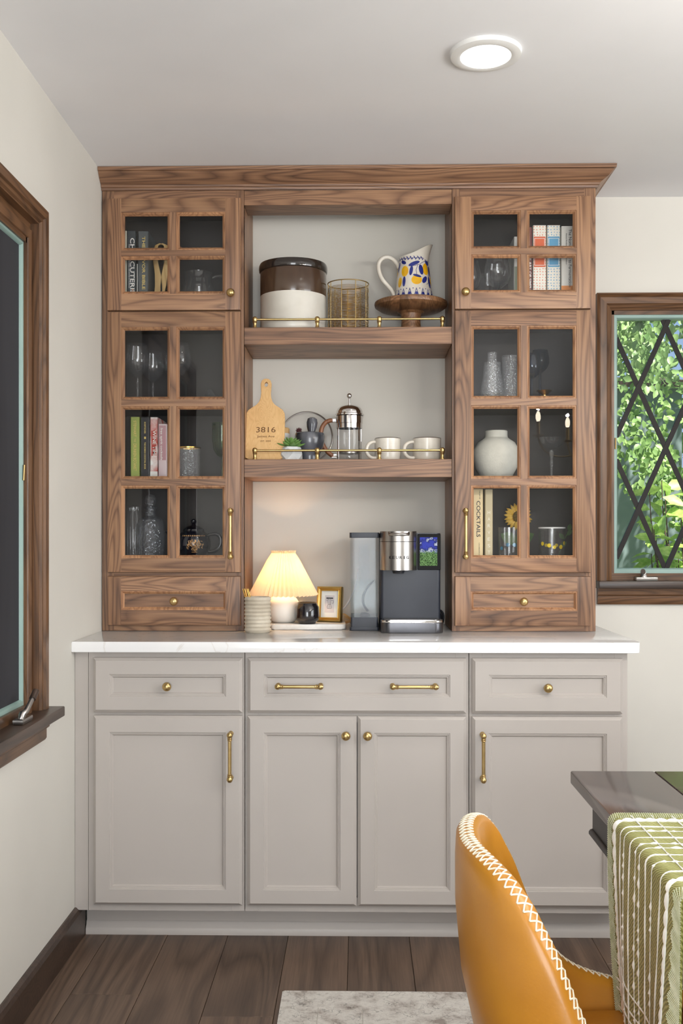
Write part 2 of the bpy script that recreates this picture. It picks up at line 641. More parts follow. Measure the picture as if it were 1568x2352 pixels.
def window(name, x0, x1, z0, z1, loc, rotz, pane_mat, lattice=None, crank_x=0.1, cw=0.058, folded=False, casing=('casing', 'casing_h'), stool_ext=0.0, left_catch=True):
    """casement window in a wall whose room face is y = 0 (local); x0..x1, z0..z1 outer size of the casing"""
    w = thing(name, loc, kind='structure', rotz=rotz)
    zs = z0 + 0.085            # top of the stool
    L = dict(world=False)
    # casing: two uprights and a head with a backband and a stepped inner edge, mitred
    prof = [(0, 0.0), (0, -0.026), (0.006, -0.030), (0.011, -0.024), (0.014, -0.018), (0.036, -0.018), (0.040, -0.013), (0.046, -0.011), (0.050, -0.006), (0.058, -0.002), (0.058, 0.03)]
    if cw > 0.08:              # broad casing with a routed channel and an inner stop
        prof = [(0, 0.0), (0, -0.020), (0.004, -0.024), (0.028, -0.024), (0.031, -0.017), (0.040, -0.017), (0.043, -0.010), (0.047, -0.010), (0.048, 0.012), (0.072, 0.012), (0.074, 0.0), (0.098, 0.0), (0.100, 0.004), (0.100, 0.02)]
    def strip(fa, fb):
        B = BM()
        ra = [B.b.verts.new(fa(i, y)) for i, y in prof]
        rb = [B.b.verts.new(fb(i, y)) for i, y in prof]
        for i in range(len(prof) - 1):
            B.b.faces.new((ra[i], ra[i + 1], rb[i + 1], rb[i]))
        return B
    obj('casing', strip(lambda i, y: (x0 + i, y, zs), lambda i, y: (x0 + i, y, z1 - i)), M[casing[0]], w, **L)
    obj('casing', strip(lambda i, y: (x1 - i, y, zs), lambda i, y: (x1 - i, y, z1 - i)), M[casing[0]], w, **L)
    obj('casing', strip(lambda i, y: (x0 + i, y, z1 - i), lambda i, y: (x1 - i, y, z1 - i)), M[casing[1]], w, **L)
    # jamb liner
    jx0, jx1, jz1 = x0 + cw, x1 - cw, z1 - cw
    sb = zs + 0.026
    B = BM()
    B.box(jx0 - 0.018, jx0 + 0.010, 0.004, 0.09, zs - 0.02, jz1)
    B.box(jx1 - 0.010, jx1 + 0.018, 0.004, 0.09, zs - 0.02, jz1)
    obj('jamb', B, M[casing[0]], w, smooth=False, **L)
    obj('jamb', BM().box(jx0, jx1, 0.004, 0.09, jz1 - 0.014, jz1 + 0.012), M[casing[1]], w, smooth=False, **L)
    obj('jamb', BM().box(jx0, jx1, 0.0, 0.09, zs - 0.02, sb), M[casing[1]], w, smooth=False, **L)
    # sash
    sx0, sx1, sz0, sz1 = jx0 + 0.004, jx1 - 0.004, sb - 0.002, jz1 - 0.008
    fw = 0.020 if cw < 0.08 else 0.016
    py = 0.036 if cw < 0.08 else 0.019
    obj('sash', BM().nested(sx0, sx1, sz0, sz1, [(0, 0.05), (0, 0.012), (0.002, 0.010), (fw - 0.004, 0.010), (fw, 0.016), (fw, 0.05)], cap=False), M['sash'], w, **L)
    obj('pane', BM().box(sx0 + fw - 0.004, sx1 - fw + 0.004, py, py + 0.004, sz0 + fw - 0.004, sz1 - fw + 0.004), pane_mat, w, smooth=False, **L)
    if lattice:
        cx, cz, hw, hh, bw = lattice
        gx0, gx1, gz0, gz1 = sx0 + fw, sx1 - fw, sz0 + fw, sz1 - fw
        sl = hh / hw
        for sg in (1, -1):
            for k in range(-8, 16):
                # z = cz + sg*sl*(x - cx - 2k*hw)
                xx0 = cx + 2 * k * hw
                pts = []
                xa, xb = gx0, gx1
                za, zb = cz + sg * sl * (xa - xx0), cz + sg * sl * (xb - xx0)
                lo, hi = (gz0, gz1)
                tx = [xx0 + (lo - cz) / (sg * sl), xx0 + (hi - cz) / (sg * sl)]
                xa2, xb2 = max(xa, min(tx)), min(xb, max(tx))
                if xb2 - xa2 < 0.012:
                    continue
                p = Vector((xa2, 0, cz + sg * sl * (xa2 - xx0)))
                q = Vector((xb2, 0, cz + sg * sl * (xb2 - xx0)))
                d = (q - p).normalized()
                n = Vector((-d.z, 0, d.x)) * bw / 2
                y0 = 0.026 if sg > 0 else 0.0275
                B = BM()
                B.prism([(v.x, v.z) for v in (p - n, q - n, q + n, p + n)], 'y', y0, 0.0355)
                obj('lattice_bar', B, M['bar'], w, smooth=False, **L)
    # stool and apron
    B = BM().box(x0 - stool_ext, x1 + stool_ext, -0.058, 0.02, zs - 0.027, zs, bev=0.003, seg=2)
    obj('window_stool', B, M['casing_dk'], w, **L)
    B = BM().prism([(0.0, z0), (-0.014, z0), (-0.018, z0 + 0.006), (-0.018, z0 + 0.030), (-0.026, z0 + 0.036), (-0.028, zs - 0.027), (0, zs - 0.027)], 'x', x0 + 0.004, x1 - 0.004)
    obj('apron', B, M[casing[1]], w, **L)
    # crank
    cxk = crank_x
    c = obj('crank', BM().prism([(cxk, -0.038), (cxk + 0.075, -0.038), (cxk + 0.075, -0.012), (cxk, -0.012)], 'z', zs, zs + 0.014, bev=0.003), M['steel'], w, **L)
    B = BM().tube([(cxk + 0.02, -0.026, zs + 0.012), (cxk + 0.022, -0.03, zs + 0.026), (cxk + 0.03, -0.036, zs + 0.030), (cxk + 0.07, -0.04, zs + 0.058)], [0.010, 0.009, 0.007, 0.006], 10)
    if folded:
        B = BM().tube([(cxk + 0.03, -0.026, zs + 0.012), (cxk + 0.026, -0.028, zs + 0.026), (cxk + 0.022, -0.050, zs + 0.030)], [0.011, 0.010, 0.008], 10)
    c2 = obj('crank_arm', B, M['steel'], c, **L)
    obj('crank_grip', BM().tube([(cxk + 0.065, -0.04, zs + 0.055), (cxk + 0.088, -0.042, zs + 0.072)] if not folded else [(cxk + 0.022, -0.045, zs + 0.030), (cxk + 0.015, -0.066, zs + 0.036)], 0.0085, 10), M['casing_dk'], c, **L)
    obj('sash_catch', BM().tube([(sx0 + 0.012 if left_catch else sx1 - 0.012, 0.008, (sz0 + sz1) / 2 - 0.02), (sx0 + 0.012 if left_catch else sx1 - 0.012, 0.006, (sz0 + sz1) / 2 + 0.02)], 0.003, 8), M['brass'], w, **L)
    return w


window('window_1', 0.848, 1.852, 0.987, 2.102, (0, 0, 0), 0, M['winpane'], lattice=(1.1085, 1.551, 0.0985, 0.2205, 0.0165), crank_x=0.985, folded=True)
window('window_2', -2.16, -0.941, 0.682, 2.112, (XL, 0, 0), R(90), M['screen'], crank_x=-1.20, cw=0.100, stool_ext=0.03, left_catch=False)

def plain_window(name, loc, rotz, x0, x1, z0, z1):
    w = thing(name, loc, kind='structure', rotz=rotz)
    obj('window_frame', BM().nested(x0 - 0.07, x1 + 0.07, z0 - 0.07, z1 + 0.07, [(0, 0), (0, -0.022), (0.07, -0.014), (0.075, 0.05)], cap=False), M['casing'], w, world=False, smooth=False)
    n = 3
    for i in range(1, n):
        xx = x0 + (x1 - x0) * i / n
        obj('mullion', BM().box(xx - 0.02, xx + 0.02, 0.03, 0.07, z0, z1), M['casing'], w, world=False, smooth=False)
    return w


plain_window('window_3', (0, YB, 0), R(180), -0.85, 0.65, 0.30, 2.30)
plain_window('window_4', (XR, 0, 0), R(-90), 1.75, 4.05, 0.55, 2.25)

# ------------------------------------------------------------------ recessed ceiling light
def downlight(x, y, label, power):
    t = thing('ceiling_light', (x, y, CZ), label, 'ceiling light')
    obj('trim_ring', BM().lathe([(0.0, -0.001), (0.062, -0.001), (0.064, -0.012), (0.072, -0.014), (0.088, -0.010), (0.0905, 0.0)], 64, (x, y, CZ)), M['white'], t)
    obj('diffuser', BM().lathe([(0, -0.0105), (0.064, -0.0105), (0.0645, -0.0095)], 64, (x, y, CZ)), M['glow'], t)
    lp = lamp('ceiling_light_glow', 'SPOT', (x, y, CZ - 0.02), (0, 0, 0), power, (1, 0.95, 0.88), spot_size=R(150), spot_blend=1.0, shadow_soft_size=0.06)
    return t


M['glow'] = pmat('lit_diffuser', s(255, 253, 250), s(255, 253, 250), 3, 0.5, emit=4.0)
downlight(0.317, -1.115, 'white recessed ceiling light glowing above the cabinets', 22)
downlight(0.317, -3.4, 'white recessed ceiling light set further back in the room', 22)
# ------------------------------------------------------------------ hardware
def knob(parent, x, y, z):
    """ball knob standing out towards -y from a face at y"""
    prof = [(0, 0), (0.0075, 0), (0.0078, 0.002), (0.005, 0.005), (0.0048, 0.010), (0.0085, 0.0125), (0.0125, 0.017), (0.0137, 0.022), (0.0125, 0.027), (0.0085, 0.031), (0.003, 0.0325), (0, 0.0325)]
    o = obj('knob', BM().lathe(prof, 24).rot_y_axis((x, y, z)), M['brass'], parent)
    o['label'] = 'round brushed brass knob'
    return o


def pull(parent, x, y, z, half, axis):
    """bar pull centred at x, z; half = half the distance between its ends"""
    B = BM()
    yo = y - 0.030
    h = half
    prof = [(0, -h - 0.009), (0.005, -h - 0.008), (0.0085, -h - 0.003), (0.009, -h + 0.002), (0.006, -h + 0.008), (0.0078, -h + 0.010), (0.006, -h + 0.0125), (0.0075, -h + 0.015), (0.0053, -h + 0.017)]
    prof = prof + [(r, -zz) for r, zz in prof[::-1]]
    B.lathe(prof, 16)
    if axis == 'x':
        B.xf(Matrix.Rotation(R(90), 4, 'Y'))
    B.xf(Matrix.Translation((x, yo, z)))
    for sg in (-1, 1):
        px, pz = (x + sg * h, z) if axis == 'x' else (x, z + sg * h)
        C = BM().lathe([(0, 0), (0.008, 0), (0.0075, 0.003), (0.0045, 0.008), (0.0045, 0.030), (0, 0.030)], 12).rot_y_axis((px, y, pz))
        tmp = bpy.data.meshes.new('t')
        C.b.to_mesh(tmp)
        B.b.from_mesh(tmp)
        bpy.data.meshes.remove(tmp)
        C.b.free()
    o = obj('bar_pull', B, M['brass'], parent)
    o['label'] = 'brushed brass bar pull with ball ends'
    return o


# ------------------------------------------------------------------ walnut hutch cabinets
YF, YD = -0.285, -0.305          # face frame, door fronts
UZ0, UZ1 = 0.9155, 2.3885
ROWS_U = [(2.194, 2.300), (2.0485, 2.1545)]
ROWS_L = [(1.697, 1.9185), (1.432, 1.6545), (1.1685, 1.3905)]


def walnut_door(cab, name, x0, x1, z0, z1, cols, rows, filled=False):
    d = thing(name, (x0, YD, z0), parent=cab)
    e = 0.010
    yb = YD + 0.019
    c = 0.0075
    obj('stile', BM().chamfer_box(x0, cols[0][0] - e, YD, yb, z0, z1, 'ltb', c), M['wal_v'], d)
    obj('stile', BM().chamfer_box(cols[-1][1] + e, x1, YD, yb, z0, z1, 'rtb', c), M['wal_v'], d)
    xa, xb = cols[0][0] - e, cols[-1][1] + e
    rs = sorted(rows, reverse=True)
    obj('rail', BM().chamfer_box(xa, xb, YD, yb, rs[0][1] + e, z1, 't', c), M['wal_h'], d)
    obj('rail', BM().chamfer_box(xa, xb, YD, yb, z0, rs[-1][0] - e, 'b', c), M['wal_h'], d)
    for a, b in zip(rs, rs[1:]):
        obj('muntin', BM().box(xa, xb, YD, yb, b[1] + e, a[0] - e), M['wal_h'], d, smooth=False)
    for ca, cb in zip(cols, cols[1:]):
        for r in rs:
            obj('muntin', BM().box(ca[1] + e, cb[0] - e, YD, yb, r[0] - e, r[1] + e), M['wal_v'], d, smooth=False)
    for cx in cols:
        for r in rs:
            obj('glazing_bead', BM().nested(cx[0] - e, cx[1] + e, r[0] - e, r[1] + e,
                [(0, YD + 0.0002), (0.0012, YD + 0.0022), (0.004, YD + 0.0022), (0.0088, YD + 0.0075), (e, YD + 0.0085), (e, YD + 0.014)], cap=False), M['wal_bead'], d, smooth=False)
            if filled:
                obj('panel', BM().box(cx[0] - 0.004, cx[1] + 0.004, YD + 0.0095, YD + 0.015, r[0] - 0.004, r[1] + 0.004), M['wal_h'], d, smooth=False)
            else:
                obj('pane', BM().box(cx[0] - 0.002, cx[1] + 0.002, YD + 0.0105, YD + 0.0135, r[0] - 0.002, r[1] + 0.002), M['pane'], d, smooth=False)
    return d


M['wal_bead'] = wood('walnut_bead', s(104, 70, 48), s(150, 108, 76), s(186, 142, 102), 'z')


def hutch(x0, x1, dx0, dx1, cols, hand, label):
    """tall glazed cabinet: x0..x1 body, dx0..dx1 doors; hand = x of the knobs and pulls"""
    cab = thing('hutch_cabinet', ((x0 + x1) / 2, -0.14, UZ0), label, 'cabinet')
    t = 0.018
    obj('side_panel', BM().box(x0, x0 + t, YF, -0.002, UZ0, UZ1), M['wal_v'], cab, smooth=False)
    obj('side_panel', BM().box(x1 - t, x1, YF, -0.002, UZ0, UZ1), M['wal_v'], cab, smooth=False)
    obj('inner_shade_sheet', BM().box(x0 + t, x0 + t + 0.002, YF + 0.02, -0.01, 1.0, UZ1 - t), M['wal_shade'], cab, smooth=False)  # added dark sheets stand in for shade on the walnut sides
    obj('inner_shade_sheet', BM().box(x1 - t - 0.002, x1 - t, YF + 0.02, -0.01, 1.0, UZ1 - t), M['wal_shade'], cab, smooth=False)
    obj('back_panel', BM().box(x0 + t, x1 - t, -0.010, -0.003, UZ0, UZ1), M['wal_shade'], cab, smooth=False)
    obj('top_panel', BM().box(x0 + t, x1 - t, YF, -0.010, UZ1 - t, UZ1), M['wal_shade'], cab, smooth=False)
    for z in (1.980, 1.684, 1.420, 1.150, 1.102, UZ0 + t):
        nm = 'shelf' if z in (1.684, 1.420) else 'deck'
        obj(nm, BM().box(x0 + t, x1 - t, YF + 0.022, -0.010, z - t, z), M['wal_shade'], cab, smooth=False)
    # face frame
    fx0, fx1 = x0, x1
    obj('frame_stile', BM().box(fx0, dx0 + 0.018, YF - 0.0005, YF + 0.019, UZ0, UZ1), M['wal_v'], cab, smooth=False)
    obj('frame_stile', BM().box(dx1 - 0.018, fx1, YF - 0.0005, YF + 0.019, UZ0, UZ1), M['wal_v'], cab, smooth=False)
    for z0, z1 in ((2.335, UZ1), (1.966, 1.998), (1.090, 1.124), (UZ0, 0.950)):
        obj('frame_rail', BM().box(dx0 + 0.018, dx1 - 0.018, YF - 0.0002, YF + 0.019, z0, z1), M['wal_h'], cab, smooth=False)
    d = walnut_door(cab, 'door', dx0, dx1, 1.984, 2.3585, cols, ROWS_U)
    knob(d, hand, YD, 2.037)
    d = walnut_door(cab, 'door', dx0, dx1, 1.111, 1.980, cols, ROWS_L)
    pull(d, hand, YD, 1.240, 0.076, 'z')
    d = walnut_door(cab, 'drawer', dx0, dx1, 0.934, 1.0985, [(cols[0][0] - 0.001, cols[1][1] + 0.003)], [(0.9955, 1.0395)], filled=True)
    knob(d, (dx0 + dx1) / 2 + 0.002, YD + 0.0095, 1.0155)
    return cab


hutch(-0.8625, -0.387, -0.8415, -0.3965, [(-0.7842, -0.6414), (-0.6007, -0.4570)], -0.427,
      'tall walnut glass-door cabinet against the wall, holding the black teapot')
hutch(0.307, 0.783, 0.315, 0.7635, [(0.378, 0.5225), (0.5625, 0.7055)], 0.3485,
      'tall walnut glass-door cabinet beside the diamond-lattice window, holding the white vase')

# crown moulding with a return on the free end
cr = thing('crown_moulding', (-0.04, -0.30, 2.39), 'long walnut crown moulding along the ceiling above the cabinets', 'moulding')
CP = [(0.0, 2.389), (0.006, 2.389), (0.008, 2.396), (0.012, 2.398), (0.013, 2.404), (0.020, 2.409), (0.036, 2.420), (0.046, 2.432), (0.050, 2.438), (0.056, 2.439), (0.057, 2.4505), (0.0, 2.4505)]
B = BM()
ra = [B.b.verts.new((-0.8640, YF - d, z)) for d, z in CP]
rb = [B.b.verts.new((0.783 + d, YF - d, z)) for d, z in CP]
for i in range(len(CP) - 1):
    B.b.faces.new((ra[i], rb[i], rb[i + 1], ra[i + 1]))
B.b.faces.new(ra)
obj('front_length', B, M['wal_h'], cr, ang=25)
B = BM()
rb = [B.b.verts.new((0.783 + d, YF - d, z)) for d, z in CP]
rc = [B.b.verts.new((0.783 + d, -0.001, z)) for d, z in CP]
for i in range(len(CP) - 1):
    B.b.faces.new((rb[i], rc[i], rc[i + 1], rb[i + 1]))
obj('return_length', B, M['wal_y'], cr, ang=25)

at_base(tag(obj('valance', BM().box(-0.3865, 0.3065, YF, -0.173, 2.3385, 2.3880, bev=0.001), M['wal_h'], smooth=False),
    'walnut header beam spanning the open niche under the crown', 'beam'), (-0.04, -0.23, 2.3385))


def niche_shelf(z0, z1, label):
    t = thing('niche_shelf', (-0.04, -0.145, z1), label, 'shelf')
    obj('board', BM().box(-0.3865, 0.3065, YF + 0.0005, -0.001, z0, z1, bev=0.0012), M['wal_h'], t, smooth=False)
    yr = -0.262
    zc = z1 + 0.031
    xs = (-0.3530, -0.1430, 0.0655, 0.2770)
    for xx in xs:
        obj('post', BM().lathe([(0, 0), (0.0085, 0), (0.0085, 0.002), (0.0065, 0.005), (0.0055, 0.012), (0.0068, 0.020), (0.0082, 0.022), (0.0068, 0.024), (0.0078, 0.027), (0.009, 0.032), (0.0078, 0.037), (0.004, 0.0405), (0, 0.041)], 20, (xx, yr, z1)), M['brass'], t)
    obj('gallery_rail', BM().tube([(xs[0], yr, zc), (xs[-1], yr, zc)], 0.0038, 12), M['brass'], t)
    return t


niche_shelf(1.8725, 1.930, 'upper walnut niche shelf with brass gallery rail, carrying the crock and pitcher')
niche_shelf(1.4285, 1.489, 'lower walnut niche shelf with brass gallery rail, carrying the mugs and coffee press')

# ------------------------------------------------------------------ worktop
def rounded_rect(x0, x1, y0, y1, r, n=6, corners=(1, 1, 1, 1)):
    pts = []
    for (cx, cy, a0), on in zip(((x1 - r, y1 - r, 0), (x0 + r, y1 - r, 90), (x0 + r, y0 + r, 180), (x1 - r, y0 + r, 270)), corners):
        if on:
            pts += [(cx + r * math.cos(R(a0 + 90 * i / n)), cy + r * math.sin(R(a0 + 90 * i / n))) for i in range(n + 1)]
        else:
            sx, sy = (1 if a0 in (0, 270) else -1), (1 if a0 in (0, 90) else -1)
            pts.append((cx + r * sx, cy + r * sy))
    return pts


at_base(tag(obj('worktop', BM().prism(rounded_rect(-0.8645, 0.8365, -0.645, -0.001, 0.022, 6, (0, 0, 0, 1)), 'z', 0.8835, 0.9150, bev=0.0025), M['quartz'], ang=30),
    'white quartz worktop with faint veins on the grey base cabinets', 'worktop'), (-0.014, -0.32, 0.8835))

# ------------------------------------------------------------------ grey base cabinets
BY, BD = -0.610, -0.630
BZ0, BZ1 = 0.0975, 0.8835


def painted_front(cab, name, x0, x1, z0, z1, ins=0.049):
    fr = [(0, BY - 0.0005), (0, BD + 0.009), (0.003, BD + 0.006), (0.009, BD), (ins, BD), (ins + 0.0015, BD + 0.0025), (ins + 0.004, BD + 0.0025), (ins + 0.0055, BD + 0.005), (ins + 0.008, BD + 0.005), (ins + 0.0115, BD + 0.0105), (ins + 0.0115, BD + 0.0125)]
    d = obj(name, BM().nested(x0, x1, z0, z1, fr, cap=False), M['grey'], cab, smooth=False)
    obj('panel', BM().box(x0 + ins + 0.010, x1 - ins - 0.010, BD + 0.0115, BD + 0.018, z0 + ins + 0.010, z1 - ins - 0.010), M['grey'], d, smooth=False)
    return d


def base_cab(x0, x1, label):
    cab = thing('base_cabinet', ((x0 + x1) / 2, -0.31, BZ0), label, 'cabinet')
    t = 0.018
    B = BM()
    B.box(x0, x1, -0.59, -0.002, BZ0, BZ1)
    obj('carcass', B, M['grey'], cab, smooth=False)
    # face frame
    obj('frame_stile', BM().box(x0 + 0.0006, x0 + 0.04, BY, -0.59, BZ0, BZ1, bev=0.0006), M['grey'], cab, smooth=False)
    obj('frame_stile', BM().box(x1 - 0.04, x1 - 0.0006, BY, -0.59, BZ0, BZ1, bev=0.0006), M['grey'], cab, smooth=False)
    for z0, z1 in ((0.84, BZ1), (0.67, 0.72), (BZ0, 0.14)):
        obj('frame_rail', BM().box(x0 + 0.04, x1 - 0.04, BY, -0.59, z0, z1), M['grey'], cab, smooth=False)
    return cab


DZ = (0.6998, 0.8652)
OZ = (0.1190, 0.6906)
c = base_cab(-0.8228, -0.3480, 'grey painted base cabinet in the corner by the wall, one drawer over one door')
obj('filler_strip', BM().box(-0.8640, -0.8234, BY + 0.001, -0.59, BZ0, BZ1), M['grey'], c, smooth=False)
d = painted_front(c, 'drawer', -0.8043, -0.3533, *DZ)
knob(d, -0.5790, BD + 0.0115, 0.7800)
d = painted_front(c, 'door', -0.8043, -0.3540, *OZ)
pull(d, -0.3872, BD, 0.5728, 0.066, 'z')
c = base_cab(-0.3472, 0.3280, 'wide grey painted base cabinet in the middle, one wide drawer over two doors')
d = painted_front(c, 'drawer', -0.3375, 0.3195, *DZ)
pull(d, -0.1813, BD + 0.0115, 0.7822, 0.064, 'x')
pull(d, 0.1628, BD + 0.0115, 0.7822, 0.064, 'x')
d = painted_front(c, 'door', -0.3385, -0.0093, *OZ)
knob(d, -0.0415, BD, 0.6360)
d = painted_front(c, 'door', -0.0063, 0.3195, *OZ)
knob(d, 0.0233, BD, 0.6358)
c = base_cab(0.3288, 0.8045, 'grey painted base cabinet behind the dining table, one drawer over one door')
d = painted_front(c, 'drawer', 0.3370, 0.7865, *DZ)
knob(d, 0.5616, BD + 0.0115, 0.7785)
d = painted_front(c, 'door', 0.3366, 0.7865, *OZ)
pull(d, 0.3667, BD, 0.5735, 0.0655, 'z')

tk = thing('toe_kick', (-0.02, -0.53, 0), 'recessed grey toe kick board under the base cabinets', 'toe kick')
obj('board', BM().box(-0.8470, 0.795, -0.535, -0.520, 0.0, BZ0), M['grey'], tk, smooth=False)
obj('shoe_moulding', BM().prism([(-0.535, 0), (-0.549, 0), (-0.549, 0.016), (-0.546, 0.022), (-0.541, 0.027), (-0.539, 0.036), (-0.535, 0.040)], 'x', -0.8475, 0.795), M['grey'], tk)
# ------------------------------------------------------------------ materials of the small things
M['cream'] = pmat('cream_glaze', s(226, 221, 210), s(214, 207, 194), 14, 0.25, coat=0.3)
M['stone_w'] = pmat('salt_glaze_white', s(222, 218, 208), s(208, 203, 192), 10, 0.3, coat=0.25)
M['brown_gl'] = pmat('brown_glaze', s(84, 64, 48), s(66, 50, 40), 9, 0.18, coat=0.5, stretch=(1, 1, 0.3))
M['dark_gl'] = pmat('dark_rim_glaze', s(38, 34, 32), s(50, 42, 36), 12, 0.12, coat=0.6)
M['bamboo'] = wood('bamboo', s(196, 152, 96), s(216, 174, 118), s(228, 192, 138), 'z', rough=0.5, width=30, vary=0.03, contrast=0.7)
M['acacia'] = wood('acacia', s(78, 52, 36), s(124, 88, 60), s(164, 122, 86), 'y', rough=0.4, width=12, vary=0.3)
M['ink'] = pmat('engraved_brown', s(112, 74, 36), s(104, 68, 32), 30, 0.7)
M['blue'] = pmat('cobalt_paint', s(38, 52, 134), s(30, 40, 112), 60, 0.2, coat=0.3)
M['yellow'] = pmat('lemon_paint', s(240, 190, 30), s(228, 168, 20), 40, 0.2, coat=0.3)
M['marble_bk'] = pmat('black_marble', s(44, 46, 52), s(112, 114, 122), 14, 0.2, coat=0.3, detail=8, stretch=(1, 1, 0.4))
M['concrete'] = pmat('pale_concrete', s(212, 214, 214), s(200, 202, 202), 40, 0.7)
M['succ'] = pmat('succulent_green', s(92, 132, 66), s(120, 156, 86), 60, 0.45)
M['travertine'] = pmat('travertine', s(206, 198, 182), s(186, 176, 158), 22, 0.7, bmp=0.25, bscale=120, detail=6)
M['marble_w'] = pmat('white_marble', s(236, 234, 230), s(206, 202, 196), 16, 0.3, detail=8)
M['candle_bk'] = pmat('black_glazed_jar', s(26, 24, 28), s(20, 18, 22), 10, 0.08, coat=0.6)
M['plaster'] = pmat('matt_white_ceramic', s(238, 234, 228), s(232, 228, 222), 10, 0.75)
M['paper'] = pmat('white_paper', s(238, 236, 230), s(230, 228, 222), 20, 0.8)
M['pages'] = pmat('book_pages', s(226, 218, 196), s(206, 198, 176), 4, 0.85, stretch=(60, 1, 1))
M['pencil'] = pmat('grey_pencil', s(110, 104, 108), s(150, 146, 148), 60, 0.8)
M['clear'] = glass('clear_glass', ior=1.45, haze=0.012, edge=0.55)
M['crackle'] = glass('crackle_glass', ior=1.5, haze=0.06, hcol=(0.9, 0.93, 0.95, 1), bmp=0.8, bscale=140)
M['hammered'] = glass('hammered_glass', (0.93, 0.94, 0.95, 1), ior=1.5, haze=0.025, bmp=1.0, bscale=110)
M['smoke'] = glass('smoked_glass', (0.45, 0.5, 0.58, 1), ior=1.5, haze=0.03, hcol=(0.3, 0.35, 0.42, 1))
M['green_gl'] = glass('green_glass', (0.45, 0.62, 0.36, 1), ior=1.5, haze=0.04, hcol=(0.25, 0.4, 0.2, 1))
M['tank'] = glass('water_tank_plastic', (0.96, 0.97, 0.98, 1), ior=1.18, haze=0.012, edge=0.35, hcol=(0.85, 0.87, 0.9, 1))
M['bead_blue'] = pmat('blue_glass_dot', s(72, 140, 168), s(40, 96, 130), 60, 0.1, coat=0.5)
M['bead_yel'] = pmat('yellow_glass_dot', s(236, 206, 40), s(210, 180, 40), 60, 0.1, coat=0.5)
M['petal'] = pmat('sunflower_petal', s(240, 206, 110), s(228, 184, 70), 60, 0.6)
M['seed'] = pmat('sunflower_centre', s(92, 72, 30), s(126, 104, 40), 200, 0.8)
M['leaf'] = pmat('dark_leaf', s(60, 92, 46), s(84, 116, 60), 30, 0.6)
M['vase_tex'] = pmat('textured_white_vase', s(218, 216, 204), s(206, 204, 192), 20, 0.85, bmp=0.9, bscale=170)
M['navy'] = pmat('navy_black_glaze', s(20, 22, 34), s(16, 18, 28), 10, 0.08, coat=0.6)
M['flower_gold'] = pmat('gilt_print', s(214, 172, 120), s(196, 150, 98), 60, 0.35, 0.4)
M['bulb'] = pmat('lit_bulb', s(255, 226, 170), s(255, 222, 160), 5, 0.5, emit=9.0)
M['brown_hd'] = wood('handle_wood', s(84, 50, 32), s(120, 76, 50), s(146, 98, 66), 'z', rough=0.4)


def arc(p0, p1, bulge, n=10):
    """points from p0 to p1 through a parabola pushed by the vector bulge"""
    p0, p1, bulge = Vector(p0), Vector(p1), Vector(bulge)
    return [p0.lerp(p1, i / n) + bulge * 4 * (i / n) * (1 - i / n) for i in range(n + 1)]


def bez(a, b, c, d, n=14):
    a, b, c, d = map(Vector, (a, b, c, d))
    return [a * (1 - t) ** 3 + b * 3 * t * (1 - t) ** 2 + c * 3 * t * t * (1 - t) + d * t ** 3 for t in [i / n for i in range(n + 1)]]


def patch(cen, rad_fn, a0, z0, outline, off=0.0006, flip=False):
    """flat print on a turned wall: outline points (du, dz) in metres about (angle a0, height z0); rad_fn(z) = wall radius"""
    B = BM()
    def P(u, z):
        zz = z0 + z
        r = rad_fn(zz) + off
        a = a0 + u / r
        return (cen[0] + r * math.sin(a), cen[1] - r * math.cos(a), cen[2] + zz)
    mu, mz = sum(p[0] for p in outline) / len(outline), sum(p[1] for p in outline) / len(outline)
    c = B.b.verts.new(P(mu, mz))
    n = len(outline)
    prev = None
    for f in (0.34, 0.67, 1.0):
        vs = [B.b.verts.new(P(mu + (u - mu) * f, mz + (z - mz) * f)) for u, z in outline]
        for i in range(n):
            j = (i + 1) % n
            B.b.faces.new((c, vs[i], vs[j]) if prev is None else (prev[i], vs[i], vs[j], prev[j]))
        prev = vs
    return B


def ell(rx, rz, rot=0, n=16, tip=0.0, cx=0, cz=0):
    out = []
    for i in range(n):
        a = 2 * PI * i / n
        x, z = rx * math.cos(a), rz * math.sin(a)
        if tip:
            x *= (1 - tip * abs(math.sin(a)) ** 2)
        c, sn = math.cos(rot), math.sin(rot)
        out.append((cx + x * c - z * sn, cz + x * sn + z * c))
    return out


def merge(Bs):
    B = BM()
    for C in Bs:
        tmp = bpy.data.meshes.new('t')
        C.b.to_mesh(tmp)
        B.b.from_mesh(tmp)
        bpy.data.meshes.remove(tmp)
        C.b.free()
    return B


# ------------------------------------------------------------------ upper niche shelf
SH1, SH2, CT = 1.9302, 1.4892, 0.9150
c = (-0.2315, -0.139, SH1)
t = thing('stoneware_crock', c, 'large two-tone stoneware crock, brown glaze over white, on the upper shelf', 'crock')
obj('body', BM().lathe([(0, 0), (0.108, 0), (0.113, 0.006), (0.1145, 0.02), (0.1145, 0.132)], 64, c), M['stone_w'], t)
obj('glaze_band', BM().lathe([(0.1145, 0.132), (0.1150, 0.134), (0.1150, 0.212), (0.1135, 0.215)], 64, c), M['brown_gl'], t)
obj('rim', BM().lathe([(0.1135, 0.214), (0.118, 0.217), (0.1195, 0.224), (0.1190, 0.236), (0.116, 0.243), (0.110, 0.244), (0.107, 0.238), (0.106, 0.02), (0, 0.02)], 64, c), M['dark_gl'], t)

